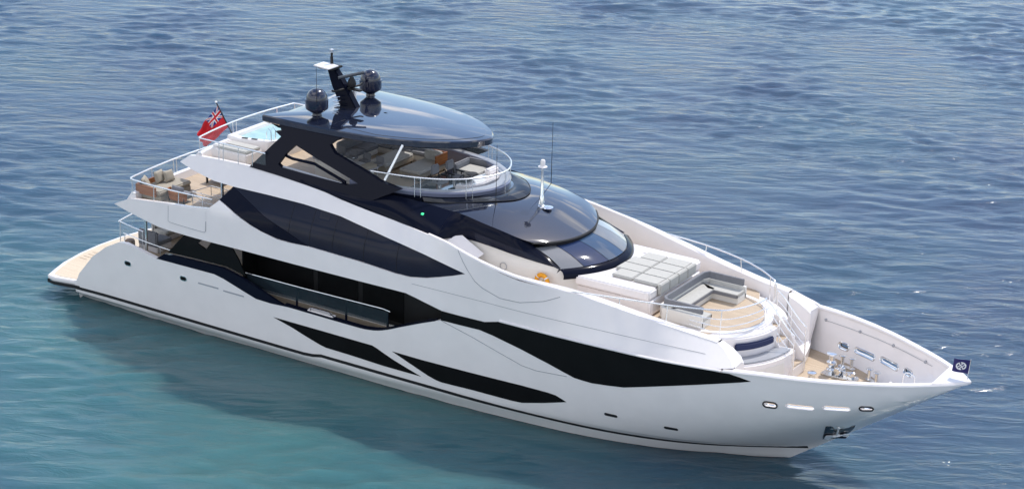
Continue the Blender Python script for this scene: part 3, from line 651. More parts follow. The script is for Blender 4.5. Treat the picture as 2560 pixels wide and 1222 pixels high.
def arc_pt(y, xc, bend, z): return (xc - bend * abs(y / 2.12) ** 2.0, y, z)
TOPW = lambda y: arc_pt(y, 21.58, .92, 6.02 - .02 * abs(y)); BOTW = lambda y: arc_pt(y, 22.88, .98, 5.56 - .02 * abs(y))
def glassrow(y0, y1, k=6):
    rows = []
    for i in range(5):
        t = i / 4; row = []
        for j in range(k + 1):
            yb = y0 + (y1 - y0) * j / k; a = Vector(TOPW(yb * .93)); b = Vector(BOTW(yb)); p = a.lerp(b, t); row.append((p.x + .03 * math.sin(math.pi * t), p.y, p.z + .05 * math.sin(math.pi * t)))
        rows.append(row)
    return rows
bd = [-2.1, -1.45, -.5, .5, 1.45, 2.1]
ws = MB(); ws.loft([[(BOTW(y)[0] - .1, y, 5.3), (BOTW(y)[0] + .02, y, 5.53), (BOTW(y)[0] + .20, y * 1.03, 5.47), (BOTW(y)[0] + .27, y * 1.05, 5.36), (BOTW(y)[0] + .26, y * 1.05, 5.24)] for y in [-2.16 + 4.32 * i / 48 for i in range(49)]])
scuttle = part(ws, 'windscreen_scuttle', NAVY, smooth=50)
mb = MB(); mb.loft([[(p[0] - .06, p[1], p[2] - .05) for p in r] for r in glassrow(-2.12, 2.12, 30)]); wsb = part(mb, 'windscreen_frame', GASKET)
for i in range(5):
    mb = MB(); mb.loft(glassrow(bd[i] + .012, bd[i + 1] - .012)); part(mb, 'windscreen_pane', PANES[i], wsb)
# wheelhouse side, lower black strip and cream house below
LO = [(17.75, half(17.75, 6.08) - .03, 6.05), (18.3, 2.56, 5.95), (19.3, 2.52, 5.90), (20.2, 2.46, 5.78), (21.1, 2.34, 5.66), (21.9, 2.16, 5.55)]
UP = [(17.75, 2.42, 6.77), (18.3, 2.42, 6.72), (19.3, 2.42, 6.57), (20.2, 2.34, 6.38), (20.75, 2.03, 6.08), (21.9, 2.12, 5.54)]
def wside(a, b, off=0): return lambda mb, s: mb.loft([[(l[0] + (u[0] - l[0]) * t, s * (l[1] + (u[1] - l[1]) * t + .09 * math.sin(math.pi * t) + off), l[2] + (u[2] - l[2]) * t) for t in [a + (b - a) * k / 6 for k in range(7)]] for l, u in zip(LOS, UPS)])
LOS = smoothpath(LO); UPS = smoothpath(UP)
both('wheelhouse_side', NAVY, wside(.44, 1))
LOA, UPA = LOS, UPS
LOS, UPS = LOA[:10], UPA[:10]; both('side_fairing', NAVY, wside(0, .44))
LOS, UPS = LOA[9:], UPA[9:]; both('wheelhouse_window', UGLASS, wside(0, .44))
# shoulder sweeping back to the arch foot
SH_LO = [(11.6, 6.66), (12.7, 6.58), (14.6, 6.33), (16.1, 6.19), (17.0, 6.13), (17.75, 6.08)]
SH_UP = [(11.6, 2.90, 6.80), (12.7, 2.88, 6.72), (14.0, 2.82, 6.74), (15.2, 2.64, 6.93), (16.6, 2.46, 6.86), (17.75, 2.42, 6.77)]
def shoulder(mb, s):
    lo = smoothpath([(x, half(x, z) - .03, z - .03) for x, z in SH_LO]); up = smoothpath(SH_UP)
    mb.loft([[(l[0] + (u[0] - l[0]) * t, s * (l[1] + (u[1] - l[1]) * t + .10 * math.sin(math.pi * t) * min(1, (l[0] - 11.5) / 2)), l[2] + (u[2] - l[2]) * t) for t in [k / 6 for k in range(7)]] for l, u in zip(lo, up)])
sh = both('roof_shoulder', NAVY, shoulder)
for s, o in zip((-1, 1), sh):
    mb = MB(); q = [(16.52, 6.56), (16.68, 6.64), (16.95, 6.60), (17.7, 6.46), (17.0, 6.44), (16.72, 6.46)]
    panel(mb, q, .0, .06, s, fn=lambda x, z: 2.84 + (6.5 - z) * .62, grid=.3); r_ = part(mb, 'lamp_recess', GASKET, o)
    if s < 0:
        mb = MB(); mb.box(16.76, 16.86, -2.86, -2.78, 6.50, 6.62); part(mb, 'starboard_lamp', GREEN, r_, bevel=.01)
# cream house below the windscreen
HO = [(17.6, 2.55), (18.3, 2.5), (20.2, 2.42), (21.4, 2.28), (22.0, 2.1), (22.5, 1.72), (22.8, 1.3), (22.95, .7), (23.0, 0)]
mb = MB(); mb.prism(mirror([(17.6, 0)] + HO), 4.46, 5.36)
for s in (-1, 1): mb.loft([[(x, s * (y), 5.35), (x, s * (y - .03), tab([(17.6, 6.0), (18.3, 5.95), (20.2, 5.77), (21.9, 5.54), (22.4, 5.45), (23, 5.4)], x)), (x, s * (y - .3), 5.38)] for x, y in HO[:6]])
house = part(mb, 'deckhouse', CREAM, smooth=30)
mb = MB(); mb.tube([(19.88 + .13 * math.cos(a), -2.46, 5.27 + .13 * math.sin(a)) for a in [k * math.pi / 8 for k in range(16)]], .012, 5, closed=True); part(mb, 'vent_ring', GREYP, house)
def wing(mb, s): mb.add([(17.5, s * 3.2, 6.0), (18.3, s * 2.6, 6.08), (19.2, s * 2.62, 5.62), (19.1, s * 2.9, 5.5), (18.7, s * 3.5, 5.5), (17.8, s * 3.4, 5.6)], [(0, 1, 2, 3, 4, 5)])
both('side_gate', WHITE, wing)
# --- forward sun deck coaming
RIM = [(13.6, 2.66), (14.4, 2.60), (15.2, 2.50), (16.0, 2.32), (16.6, 2.10), (17.1, 1.82), (17.6, 1.40), (17.95, .92), (18.16, .45), (18.22, 0)]
RS = smoothpath([(x, y, 0) for x, y in RIM], 4); RFULL = [(x, -y) for x, y, _ in RS] + [(x, y) for x, y, _ in reversed(RS[:-1])]
def rimring(t, z): return [(14.6 + (x - 14.6) * t if x > 14.6 else x, y * t, z) for x, y in RFULL]
def tp(ring_): return [list(r) for r in zip(*ring_)]
mb = MB(); mb.loft(tp([rimring(.93, 6.72), rimring(.985, 6.78), rimring(1.0, 6.90), rimring(1.0, 6.97)])); bowl = part(mb, 'bridge_skirt', NAVY, smooth=40)
mb = MB(); mb.loft(tp([rimring(1.0, 6.97), rimring(1.01, 7.10), rimring(.995, 7.15), rimring(.90, 7.15), rimring(.885, 7.12), rimring(.87, 6.61)])); part(mb, 'bridge_coaming', mat('coaming gelcoat with shade', (.17, .185, .26), .25, coat=.4), smooth=40)  # blue-grey puts the shade of the starboard side into the coaming's colour
mb = MB(); mb.loft(tp([rimring(.995, 7.152), rimring(.945, 7.175), rimring(.895, 7.152)])); part(mb, 'coaming_cap', GREYP, bowl)  # cap toned grey to stand for the hardtop's shade
# --- low wraparound glass between the coaming and the wheelhouse roof, in panes
def roofz(x, y):
    b = tab(cb, min(max(x, 15), 20.78)); return zcen(x) + (tab(cz, min(max(x, 15), 20.78)) - zcen(x)) * min(1, abs(y) / b) ** 3
RW = [p for p in RFULL if p[0] > 16.2]
def bandpt(p, t):
    k = (p[0] - 16.2) / 2.02; x = p[0] + t * (.12 + .80 * k); y = p[1] * (1 + .03 * t)
    z0 = 6.93; z1 = roofz(x, min(2.3, abs(y))) + .025
    return (x, y, z0 + (z1 - z0) * t ** 1.3 + .05 * math.sin(math.pi * t))
BRG = mat('bridge glass', (.008, .010, .018), .05, spec=.35); BRG2 = mat('bridge glass reflection stripe', (.035, .038, .045), .08, spec=.35)  # lighter tone in alternate panes paints the striped reflections
npane = 9; nr = len(RW) - 1
for k in range(npane):
    a, b = nr * k // npane, nr * (k + 1) // npane
    mb = MB(); mb.loft([[bandpt(p, t) for t in (0, .2, .4, .6, .8, .97)] for p in RW[a:b + 1]]); part(mb, 'bridge_window', BRG if k % 2 else BRG2, bowl)
mb = MB(); mb.tube([bandpt(p, .99) for p in RW], .016, 6); part(mb, 'bridge_window_trim', GASKET, bowl)
# --- foredeck lounge
FD = [(18.0, 0), (18.0, 3.3)] + [(x, tab(CAP_B, x) - .25) for x in np.arange(19, 26.9, .5)] + [(27.1, 2.45), (27.5, 1.62), (27.9, 1.12), (28.2, .55), (28.32, 0)]
deck('foredeck', FD, 4.0, 4.46)
def fbul(mb, s):
    rows = []
    for x in np.arange(17.4, 28.3, .25):
        b = half(x, tab(CAP_Z, max(18, x)) - .01) if x < 28.6 else 2.8; z = tab(CAP_Z, x) if x > 18.2 else tab([(17.4, 6.12), (18.2, 6.05)], x)
        w = tab([(17.4, .14), (21, .16), (22.5, .30), (24, .36), (28.7, .36)], x)
        rows.append([(x, s * (b + .006), z - .03), (x, s * (b - .02), z + .03), (x, s * (b - .07), z + .045), (x, s * (b - w + .04), z + .045), (x, s * (b - w), z + .02), (x, s * (b - w - .05), z - .12), (x, s * (b - w - .06), 4.4 if x < 26.9 else 2.7)])
    mb.loft(rows)
both('foredeck_bulwark', WHITE, fbul)
def fend(mb, s):
    # forward end of the raised bulwark, turning down to the mooring deck
    rows = []
    for x, z, b, w in ((28.2, 4.64, 2.85, .46), (28.53, 4.50, 2.90, .50), (28.83, 4.31, 3.02, .58), (28.98, 4.14, 3.14, .62)):
        rows.append([(x - .6, s * (b - w - .12), 2.7), (x, s * (b - w), 2.7), (x, s * (b - w), z - .06), (x - .05, s * (b - w + .1), z), (x, s * b, z), (x, s * (b + .12), 4.05)])
    mb.loft(rows); mb.add(rows[-1] , [(1, 2, 3, 4, 5)])
both('bulwark_shoulder', WHITE, fend)
# sunpad plinth
mb = MB()
mb.prism([(22.3, -1.80), (25.12, -1.78), (25.18, -1.70), (25.18, 1.70), (25.12, 1.78), (22.3, 1.80)], 4.47, 5.02)
mb.prism([(22.35, -1.92), (25.02, -1.88), (25.14, -1.80), (25.14, -1.30), (23.2, -1.30), (23.2, 1.30), (25.14, 1.30), (25.14, 1.80), (25.02, 1.88), (22.35, 1.92)], 5.03, 5.35)
mb.box(23.1, 25.10, -1.32, 1.32, 5.0, 5.335)
part(mb, 'sunpad_plinth', WHITE, bevel=.06, seg=3)
# curved tiers stepping down from the lounge to the mooring deck
def tier(mb, c, r0, r1, z0, z1, a0, a1, n=28):
    P = [(c + r1 * math.cos(R(a0 + (a1 - a0) * k / n)), r1 * math.sin(R(a0 + (a1 - a0) * k / n))) for k in range(n + 1)]
    Q = [(c + r0 * math.cos(R(a0 + (a1 - a0) * k / n)), r0 * math.sin(R(a0 + (a1 - a0) * k / n))) for k in range(n + 1)]
    rows = [[(q[0], q[1], z0), (p[0], p[1], z0), (p[0], p[1], z1), (q[0], q[1], z1)] for p, q in zip(P, Q)]
    mb.loft(rows, closed=True, cap=True)
mb = MB(); tier(mb, 26.6, 1.72, 1.98, 2.70, 4.475, -100, 100); tier(mb, 26.6, 1.98, 2.30, 2.70, 4.44, -84, 2); front = part(mb, 'foredeck_front', WHITE, bevel=.05, seg=3)
mb = MB(); tier(mb, 26.6, 2.2, 2.90, 2.70, 3.72, -80, 6); st = part(mb, 'bow_bench', WHITE, front, bevel=.05, seg=3)
mb = MB(); tier(mb, 26.6, 2.305, 2.42, 4.02, 4.26, -46, -8); part(mb, 'bench_backrest', BLUEC, st, bevel=.04)
mb = MB(); tier(mb, 26.6, 2.31, 2.82, 3.725, 3.775, -58, 2); part(mb, 'bench_cushion', GREYP, st, bevel=.02)
for a0, a1 in ((-44, -27), (-26.4, -9.5)):
    mb = MB(); tier(mb, 26.6, 2.895, 2.910, 2.92, 3.52, a0, a1, 8); part(mb, 'locker_door', CREAM, st)
C2 = 22.0
for a0, a1 in ((-12.5, -.6), (8.6, 21.5)):
    mb = MB(); tier(mb, C2, 6.7, 7.5, 2.69, 3.10, a0, a1); part(mb, 'curved_bench', WHITE, front, bevel=.05, seg=3)
mb = MB(); tier(mb, 26.6, 1.9, 2.45, 2.70, 4.36, 27, 84); part(mb, 'stair_casing', WHITE, front, bevel=.08, seg=3)
STEPS = [(28.30 + .31 * k, 4.14 - .36 * k) for k in range(4)]
stairs = MB(); stairs.prism([(28.3, .0), (28.3, .95), (28.31, .95), (28.31, .0)], 2.7, 4.14)
stairs = MB()
for x, z in STEPS: stairs.box(x, x + .308, .0, .95, 2.69, z)
stp = part(stairs, 'foredeck_stairs', WHITE, front)
for x, z in STEPS:
    mb = MB(); mb.box(x + .03, x + .29, .04, .91, z + .002, z + .014); part(mb, 'stair_tread', TEAK, stp, smooth=0)
for y in (-.07, .955):
    mb = MB(); vs, _, fs = tri([(28.25, 2.7), (29.56, 2.7), (29.56, 3.2), (28.55, 4.42), (28.25, 4.46)]); n = len(vs)
    mb.add([(x, y, z) for x, z in vs] + [(x, y + .065, z) for x, z in vs], list(fs) + [tuple(i + n for i in reversed(f)) for f in fs] + [(b, a, a + n, b + n) for a, b in rim(fs)])
    part(mb, 'stair_wall', WHITE, stp, bevel=.02)
# mooring deck
BD = [(27.4, 0), (27.4, 2.6), (28.9, half(28.9, 2.62) - .16)] + [(x, half(x, 2.62) - .16) for x in np.arange(29.2, 32.7, .4)] + [(32.9, 0)]
deck('mooring_deck', BD, 2.58, 2.68)
mb = MB(); mb.prism(mirror([(32.5, 0), (32.55, .8), (32.4, half(32.4, 2.7) - .17), (32.8, half(32.8, 2.7) - .17), (33.15, .12), (33.2, 0)]), 2.7, 3.0); part(mb, 'bow_step', WHITE, bevel=.03)
def wline(mb, s):
    mb.tube([(x, s * (half(x, 3.75) - .185), 3.72 + .03 * (x - 29)) for x in np.arange(29.3, 33.9, .3)], .008, 5)
    for x in (29.3, 30.7, 32.1, 33.5): mb.lathe([(.05, -.02), (.05, .03), (.02, .05)], (x, s * (half(x, 3.75) - .18), 3.74 + .03 * (x - 29)), 10, axis=(0, -s, 0))
both('bulwark_fitting', GREYP, wline)
# ------------------------------------------------------------------ rails
def rail(name, pts, posts, r=.024, glass=None, bars=(), base=None, parent=None, smooth_n=6, pr=.016):
    mb = MB(); P = smoothpath(pts, smooth_n) if smooth_n else pts; mb.tube(P, r, 8); o = part(mb, name, RAILM, parent)
    for a, b in posts:
        mb = MB(); mb.tube([a, b], pr, 7); part(mb, 'rail_post', RAILM, o)
    for bar in bars:
        mb = MB(); mb.tube(smoothpath(bar, smooth_n), r * .5, 6); part(mb, 'rail_bar', RAILM, o)
    if glass:
        mb = MB(); mb.loft([[(x, y, z), (x, y, z - glass)] for x, y, z in P]); part(mb, 'rail_glass', GLASS, o)
    return o
# main deck aft
for s in (-1, 1):
    rail('cockpit_rail', [(2.70, s * 2.0, 3.42), (2.86, s * 2.9, 3.42), (3.0, s * 2.98, 3.42), (3.6, s * 3.02, 3.36), (4.2, s * 3.05, 3.30)],
         [((2.9, s * 2.92, 3.4), (2.9, s * 2.96, 2.4)), ((4.15, s * 3.05, 3.28), (4.15, s * 3.1, 2.4))], .026, .75)
    rail('bulwark_rail', [(3.35, s * 3.22, 3.12), (4.4, s * 3.24, 3.02), (5.7, s * 3.26, 2.95)], [((3.4, s * 3.22, 3.1), (3.4, s * 3.24, 2.8)), ((4.5, s * 3.24, 3.0), (4.5, s * 3.26, 2.75)), ((5.2, s * 3.25, 2.97), (5.2, s * 3.26, 2.65))], .02)
# upper deck aft
zr = 5.42
arc = [(3.86 - .27 * (1 - (y / 3.3) ** 2), y, zr) for y in np.linspace(-3.22, 3.22, 15)]
up = [(7.9, -3.33, zr), (6.3, -3.43, zr), (5.1, -3.43, zr), (4.3, -3.38, zr), (3.98, -3.33, zr)] + arc + [(3.98, 3.33, zr), (4.3, 3.38, zr), (5.1, 3.43, zr), (6.3, 3.43, zr), (7.9, 3.33, zr)]
pp = [((x, y, zr), (x + .03, y, 4.80)) for x, y in ((3.95, -3.3), (3.66, -1.9), (3.6, -.62), (3.6, -.45), (3.66, 1.9), (3.95, 3.3))] + [((x, s * 3.42, zr), (x, s * 3.44, 4.86)) for x in (5.15, 6.35, 7.5) for s in (-1, 1)]
rail('upper_deck_rail', up, pp, .028, .55)
# sun deck aft
zs = 7.44
arc = [(6.86 - .3 * (1 - (y / 2.8) ** 2), y, zs) for y in np.linspace(-2.74, 2.74, 15)]
up = [(10.0, -2.84, zs), (8.5, -2.84, zs), (7.4, -2.83, zs), (6.98, -2.82, zs)] + arc + [(6.98, 2.82, zs), (7.4, 2.83, zs), (8.5, 2.84, zs), (10.0, 2.84, zs)]
pp = [((x, y, zs), (x + .03, y, 6.8)) for x, y in ((6.86, -2.78), (6.56, -.55), (6.56, -.35), (6.86, 2.78), (6.7, 1.9))] + [((x, s * 2.84, zs), (x, s * 2.86, 6.8)) for x in (7.85, 8.05, 8.75, 9.4) for s in (-1, 1)]
rail('sun_deck_rail', up, pp, .028, .58)
# forward sun deck rail above the coaming
zf = 7.62
fr_ = [(x + .02, y, zf) for x, y in [(14.45, -2.62)] + [p for p in RFULL if p[0] > 14.6] + [(14.45, 2.62)]]
fp = []
for x, y in ((16.1, -2.3), (16.3, -2.23), (17.62, -1.4), (17.75, -1.2), (17.75, 1.2), (17.62, 1.4), (16.3, 2.23), (16.1, 2.3), (18.22, .12)): fp.append(((x + .01, y * 1.01, zf), (x + .02, y * 1.01, 6.93)))
rail('bridge_rail', fr_, fp, .028, .46, smooth_n=0)
# foredeck lounge rails: along both bulwarks and round the front
TOPR = [(23.09, 3.36, 5.40), (24.7, 3.05, 5.44), (26.23, 2.62, 5.42), (27.2, 2.18, 5.38), (27.83, 1.75, 5.34)]
for s in (-1, 1):
    pts = [(22.9, s * 3.38, 5.36)] + [(x, s * y, z) for x, y, z in TOPR]
    if s > 0: pts += [(28.0, 1.62, 5.30), (28.06, 1.6, 5.1), (28.06, 1.6, 4.6)]
    else: pts += [(28.2, -1.1, 5.32), (28.42, -.4, 5.32), (28.44, .05, 5.32)]
    posts = [((24.7, s * 3.05, 5.43), (24.7, s * 3.0, 5.1)), ((26.23, s * 2.62, 5.42), (26.25, s * 2.72, 4.9)), ((27.75, s * 1.78, 5.34), (27.75, s * 1.86, 4.47))]
    if s < 0: posts += [((28.44, .05, 5.32), (28.44, .05, 4.5))]
    else: posts += [((28.0, 1.62, 5.28), (28.0, 1.62, 4.5))]
    bars = []
    for f in (.36, .66, .92):
        if s < 0: bars.append([(26.9, -2.36, 5.36 - .55 * f), (27.75, -1.80, 5.33 - .85 * f), (28.2, -1.1, 5.31 - .85 * f), (28.42, -.4, 5.31 - .85 * f), (28.44, .05, 5.31 - .85 * f)])
    rail('lounge_rail', pts, posts, .027, bars=bars)
# stair handrails winding down to the mooring deck
for y in (0.02, .93):
    hr_ = [(28.42, y, 5.31), (28.7, y, 5.10), (28.98, y, 4.78), (29.25, y, 4.50), (29.48, y, 4.30), (29.53, y, 4.15), (29.54, y, 2.75)]
    posts = [((28.98, y, 4.78), (28.98, y, 3.5)), ((28.44, y, 5.3), (28.44, y, 4.4))]
    rail('stair_handrail', hr_, posts, .024, bars=[[(x, y, z - d) for x, y, z in hr_[:5]] + [(29.53, y, 4.2 - d)] for d in (.32, .64)])
rail('stem_rail', [(33.1, .62, 3.0), (33.12, .62, 3.6), (33.25, .62, 3.72), (33.5, .5, 3.7), (33.55, .45, 3.6), (33.55, .45, 3.0)], [], .02)
# ------------------------------------------------------------------ spa tub on the sun deck
mb = MB(); TB = [(6.95, -1.32), (7.6, -1.42), (8.7, -1.1), (9.15, -.5), (9.15, .5), (8.7, 1.15), (7.6, 1.45), (6.95, 1.32)]
vs_o = dens(TB, .2); cxm, cym = 8.05, 0
mb.loft([[(cxm + (x - cxm) * t, cym + (y - cym) * t, z) for x, y in vs_o] for t, z in ((1, 6.6), (1, 7.16), (.985, 7.2), (.82, 7.2), (.80, 7.16), (.74, 6.8))], closed=True); tub = part(mb, 'spa_tub', WHITE)
mb = MB(); mb.prism([(cxm + (x - cxm) * .80, cym + (y - cym) * .80) for x, y in TB], 7.02, 7.09); part(mb, 'tub_water', TUBW, tub)
mb = MB(); mb.box(8.1, 8.75, .45, 1.0, 7.2, 7.30, rz=-.6); part(mb, 'tub_headrest', CREAM, tub, bevel=.04)
for x, y in ((7.75, -1.27), (8.12, -1.17)):
    mb = MB(); mb.box(x - .12, x + .12, y - .05, y + .05, 7.2, 7.225, rz=.25); part(mb, 'tub_control', GASKET, tub, bevel=.01)
mb = MB()
for y in (-.85, -.6): mb.tube([(8.75, y - .1, 6.7), (8.72, y - .1, 7.55), (8.55, y, 7.62), (8.35, y + .1, 7.4), (8.35, y + .1, 7.15)], .018, 7)
part(mb, 'tub_handrail', STEEL, tub)
mb = MB(); mb.box(7.02, 8.7, -2.35, -1.42, 6.6, 7.0); mb.box(7.05, 7.3, -2.3, -1.45, 7.0, 7.12); part(mb, 'aft_lounge_plinth', WHITE, bevel=.04)
for k, (y0, y1) in enumerate(((-2.32, -1.9), (-1.88, -1.46))):
    mb = MB(); mb.box(7.32, 8.66, y0, y1, 7.0, 7.10); c = mb.build('sun_cushion', CUSH, bevel=.03)
    tag(c, ('grey sun cushion by the aft rail, on the rail side of the white plinth', 'grey sun cushion by the aft rail, on the spa side of the white plinth')[k], 'cushion', 'sun cushions beside the spa tub')
# ------------------------------------------------------------------ furniture
def cushion(mb, c, w, h, t, tilt=0, rz=0, n=8):
    rows = []
    for i in range(n + 1):
        u = -1 + 2 * i / n; row = []
        for j in range(2 * n):
            pass
    M_ = Matrix.Translation(c) @ Matrix.Rotation(rz, 4, 'Z') @ Matrix.Rotation(tilt, 4, 'Y')
    vs = []; fs = []
    for sgn in (1, -1):
        o = len(vs)
        for i in range(n + 1):
            for j in range(n + 1):
                u, v = -1 + 2 * i / n, -1 + 2 * j / n
                b = ((1 - u ** 4) * (1 - v ** 4)) ** .5; k = 1 - .05 * (1 - abs(u * v))
                vs.append(M_ @ Vector((sgn * t * .5 * b, u * w * .5 * k, v * h * .5 * k)))
        for i in range(n):
            for j in range(n):
                a = o + i * (n + 1) + j; fs.append((a, a + n + 1, a + n + 2, a + 1) if sgn > 0 else (a, a + 1, a + n + 2, a + n + 1))
    return mb.add(vs, fs)
# upper deck: daybed with teak end, three cushions
t = thing('terrace_daybed', 'taupe daybed with slatted teak end on the upper aft terrace', 'daybed', (3.95, -2.95, 4.58))
mb = MB(); mb.box(0, 1.0, .05, 1.8, .0, .22); mb.build('base', TAUPE, t, bevel=.03)
mb = MB(); mb.box(.0, 1.02, .02, 1.82, .23, .40); mb.build('mattress', TAUPE, t, bevel=.05, seg=3)
mb = MB(); mb.box(-.06, .9, -.07, -.01, .2, .56); mb.box(-.1, -.04, -.06, 1.5, .2, .56); mb.build('teak_end', TEAKD, t, bevel=.012)
mb = MB(); mb.tube([(-.02, 1.5, .2), (-.05, 1.52, .62), (-.02, 1.4, .68), (.3, 1.55, .66), (.34, 1.58, .3)], .015, 6); mb.build('frame', RAILM, t)
for k, (x, y, z, w, ti, rz, lb) in enumerate(((4.10, -2.72, 5.16, .5, -.5, .5, 'taupe cushion slumped in the corner of the terrace daybed'), (4.17, -2.05, 5.22, .52, -.3, .1, 'taupe cushion propped upright behind another on the terrace daybed'), (4.36, -1.72, 5.20, .48, -.42, -.1, 'taupe cushion leaning in front of the other on the terrace daybed'))):
    mb = MB(); cushion(mb, (x, y, z), w, w * .9, .2, ti, rz); tag(mb.build('scatter_cushion', TAUPE), lb, 'cushion', 'scatter cushions on the terrace daybed')
t = thing('terrace_armchair', 'low armchair with wrapped teak slat back on the upper terrace', 'armchair', (5.45, -2.35, 4.58))
mb = MB(); rows = []
for k in range(13):
    a = R(170 + 170 * k / 12); rows.append([(.46 * math.cos(a), .32 * math.sin(a), .1), (.52 * math.cos(a), .38 * math.sin(a), .46), (.48 * math.cos(a), .34 * math.sin(a), .46), (.42 * math.cos(a), .28 * math.sin(a), .1)])
mb.loft(rows, closed=True, cap=True); mb.build('slat_back', TEAKD, t)
mb = MB(); mb.box(-.4, .4, -.24, .36, .14, .34); mb.build('seat_cushion', GCUSH, t, bevel=.05)
mb = MB(); cushion(mb, (0, -.12, .45), .6, .34, .14, .3, R(90)); mb.build('back_cushion', GCUSH, t)
for x in (-.36, .36):
    for y in (-.2, .28):
        mb = MB(); mb.tube([(x, y, 0), (x, y, .2)], .022, 7); mb.build('leg', GASKET, t)
t = thing('stairwell_guard', 'polished stairwell guard rail with open scissor bars on the upper terrace', 'guard rail', (6.3, -2.6, 4.58))
for pts in ([(0, 0, 0), (0, 0, .62), (.12, .9, .62), (.12, .9, 0)], [(0, 0, .62), (1.4, 0, .60), (1.55, .1, .55), (1.55, .1, 0)], [(.12, .9, .62), (1.3, .95, .60)]):
    mb = MB(); mb.tube(pts, .018, 7); mb.build('top_rail', RAILM, t)
mb = MB()
for a, b in (((0, 0, .5), (.5, .3, .1)), ((0, 0, .1), (.5, .3, .5)), ((.05, .4, .5), (.5, .3, .1)), ((0, 0, .3), (1.5, .05, .28)), ((.12, .9, .3), (1.3, .95, .28))): mb.tube([a, b], .011, 5)
mb.build('cross_bar', RAILM, t)
t = thing('terrace_table', 'low teak coffee table far side of the upper terrace', 'table', (5.2, .6, 4.58))
mb = MB(); mb.box(-.45, .45, -.8, .8, .28, .34); mb.build('table_top', TEAKD, t, bevel=.01)
for x in (-.36, .36):
    for y in (-.7, .7):
        mb = MB(); mb.box(x - .03, x + .03, y - .03, y + .03, 0, .28); mb.build('leg', GASKET, t)
# main deck cockpit
def sofa(name, label, loc, L, D, rz, m, base=WHITE, back=.34, group=None, h=.30):
    t = thing(name, label, 'sofa', loc, rz, group)
    mb = MB(); mb.box(-L / 2, L / 2, -D / 2 + .02, D / 2 - .05, 0, h * .62); mb.build('base', base, t, bevel=.03)
    n = max(1, round(L / .75))
    for k in range(n):
        mb = MB(); mb.box(-L / 2 + L * k / n + .006, -L / 2 + L * (k + 1) / n - .006, -D / 2 + .1, D / 2, h * .62, h); mb.build('seat_cushion', m, t, bevel=.04, seg=3)
    mb = MB(); mb.box(-L / 2, L / 2, -D / 2 - .02, -D / 2 + .14, h * .5, h + back); mb.build('backrest', m, t, bevel=.05, seg=3)
    return t
sofa('cockpit_sofa', 'short grey sofa with white base by the main deck pillar', (3.95, -2.15, 2.32), .95, .9, 0, GCUSH, back=.42, h=.42)
sofa('cockpit_bench', 'cream bench sofa across the stern end of the main deck', (3.5, -.35, 2.32), 2.2, .8, R(-90), CUSH, back=.4, h=.42)
t = thing('cockpit_stool', 'round brown stool behind the main deck glass rail', 'stool', (3.3, -2.85, 2.32))
mb = MB(); mb.lathe([(.14, 0), (.19, .08), (.19, .36), (.16, .42), (.02, .43)], n=20); mb.build('seat', mat('brown leather', (.17, .09, .05), .6), t)
mb = MB(); mb.lathe([(.12, -.0), (.12, .03)], (0, 0, -.002), 16); mb.build('foot', STEEL, t)
# sun deck: daybeds, sofas, bar, stools, helm
def daybed(name, label, loc, L, W, rz, m, wood_end=True):
    t = thing(name, label, 'daybed', loc, rz, 'daybeds under the hardtop')
    mb = MB(); mb.box(-L / 2, L / 2, -W / 2, W / 2, .08, .24); mb.build('base', TAUPE, t, bevel=.02)
    mb = MB(); mb.box(-L / 2 + .01, L / 2 - .01, -W / 2 + .01, W / 2 - .01, .245, .36); mb.build('mattress', m, t, bevel=.035, seg=3)
    if wood_end:
        mb = MB(); mb.box(L / 2 - .75, L / 2, -W / 2 - .02, -W / 2 + .04, .3, .72); mb.box(L / 2 - .05, L / 2 + .01, -W / 2, W / 2, .25, .7); mb.build('teak_end', TEAKD, t, bevel=.012)
        mb = MB(); mb.box(L / 2 - .3, L / 2 - .06, -W / 2 + .08, W / 2 - .08, .36, .72); mb.build('back_cushion', m, t, bevel=.06, seg=3)
    for x in (-L / 2 + .08, L / 2 - .08):
        for y in (-W / 2 + .08, W / 2 - .08):
            mb = MB(); mb.box(x - .03, x + .03, y - .03, y + .03, 0, .09); mb.build('leg', GASKET, t)
    return t
daybed('bridge_daybed', 'large grey daybed with teak end half in sun beside the helm', (14.35, .72, 6.60), 1.75, .92, R(90), CUSH)
daybed('bridge_daybed', 'grey daybed deep under the hardtop beyond the bar', (12.9, .75, 6.60), 1.75, .85, R(90), CUSH, False)
sofa('bridge_sofa', 'grey sofa furthest aft under the hardtop', (11.3, .9, 6.60), 1.6, .8, R(-90), GCUSH, CREAM, h=.36)
sofa('bridge_sofa', 'grey sofa against the port side under the hardtop', (12.6, 2.15, 6.60), 2.6, .75, R(180), GCUSH, CREAM, h=.36)
t = thing('bar_counter', 'long bar with pale stone top under the hardtop edge', 'bar', (12.55, -1.55, 6.60), R(-6))
mb = MB(); mb.box(-1.2, 1.2, -.30, .22, 0, .62); mb.build('cabinet', CREAM, t, bevel=.02)
mb = MB(); mb.box(-1.25, 1.25, -.36, .42, .63, .69); mb.build('counter_top', GREYP, t, bevel=.015)
mb = MB(); mb.box(.85, 1.24, -.25, .35, .69, .80); mb.build('bar_box', TAUPE, t, bevel=.02)
mb = MB(); mb.tube([(-.9, .1, .69), (-.9, .1, .85), (-.78, .1, .88)], .02, 7); mb.tube([(.1, .3, .69), (.1, .3, .78), (.2, .3, .79)], .018, 6); mb.build('tap', STEEL, t)
stool = thing('bar_stool', 'grey bar stool nearest the stern at the sun deck bar', 'stool', (11.7, -.75, 6.60), 0, 'bar stools along the sun deck bar')
mb = MB(); mb.box(-.17, .17, -.17, .17, .56, .66); mb.build('seat', GCUSH, stool, bevel=.03)
mb = MB(); mb.box(-.17, .17, .12, .19, .62, .88); mb.build('backrest', GCUSH, stool, bevel=.03)
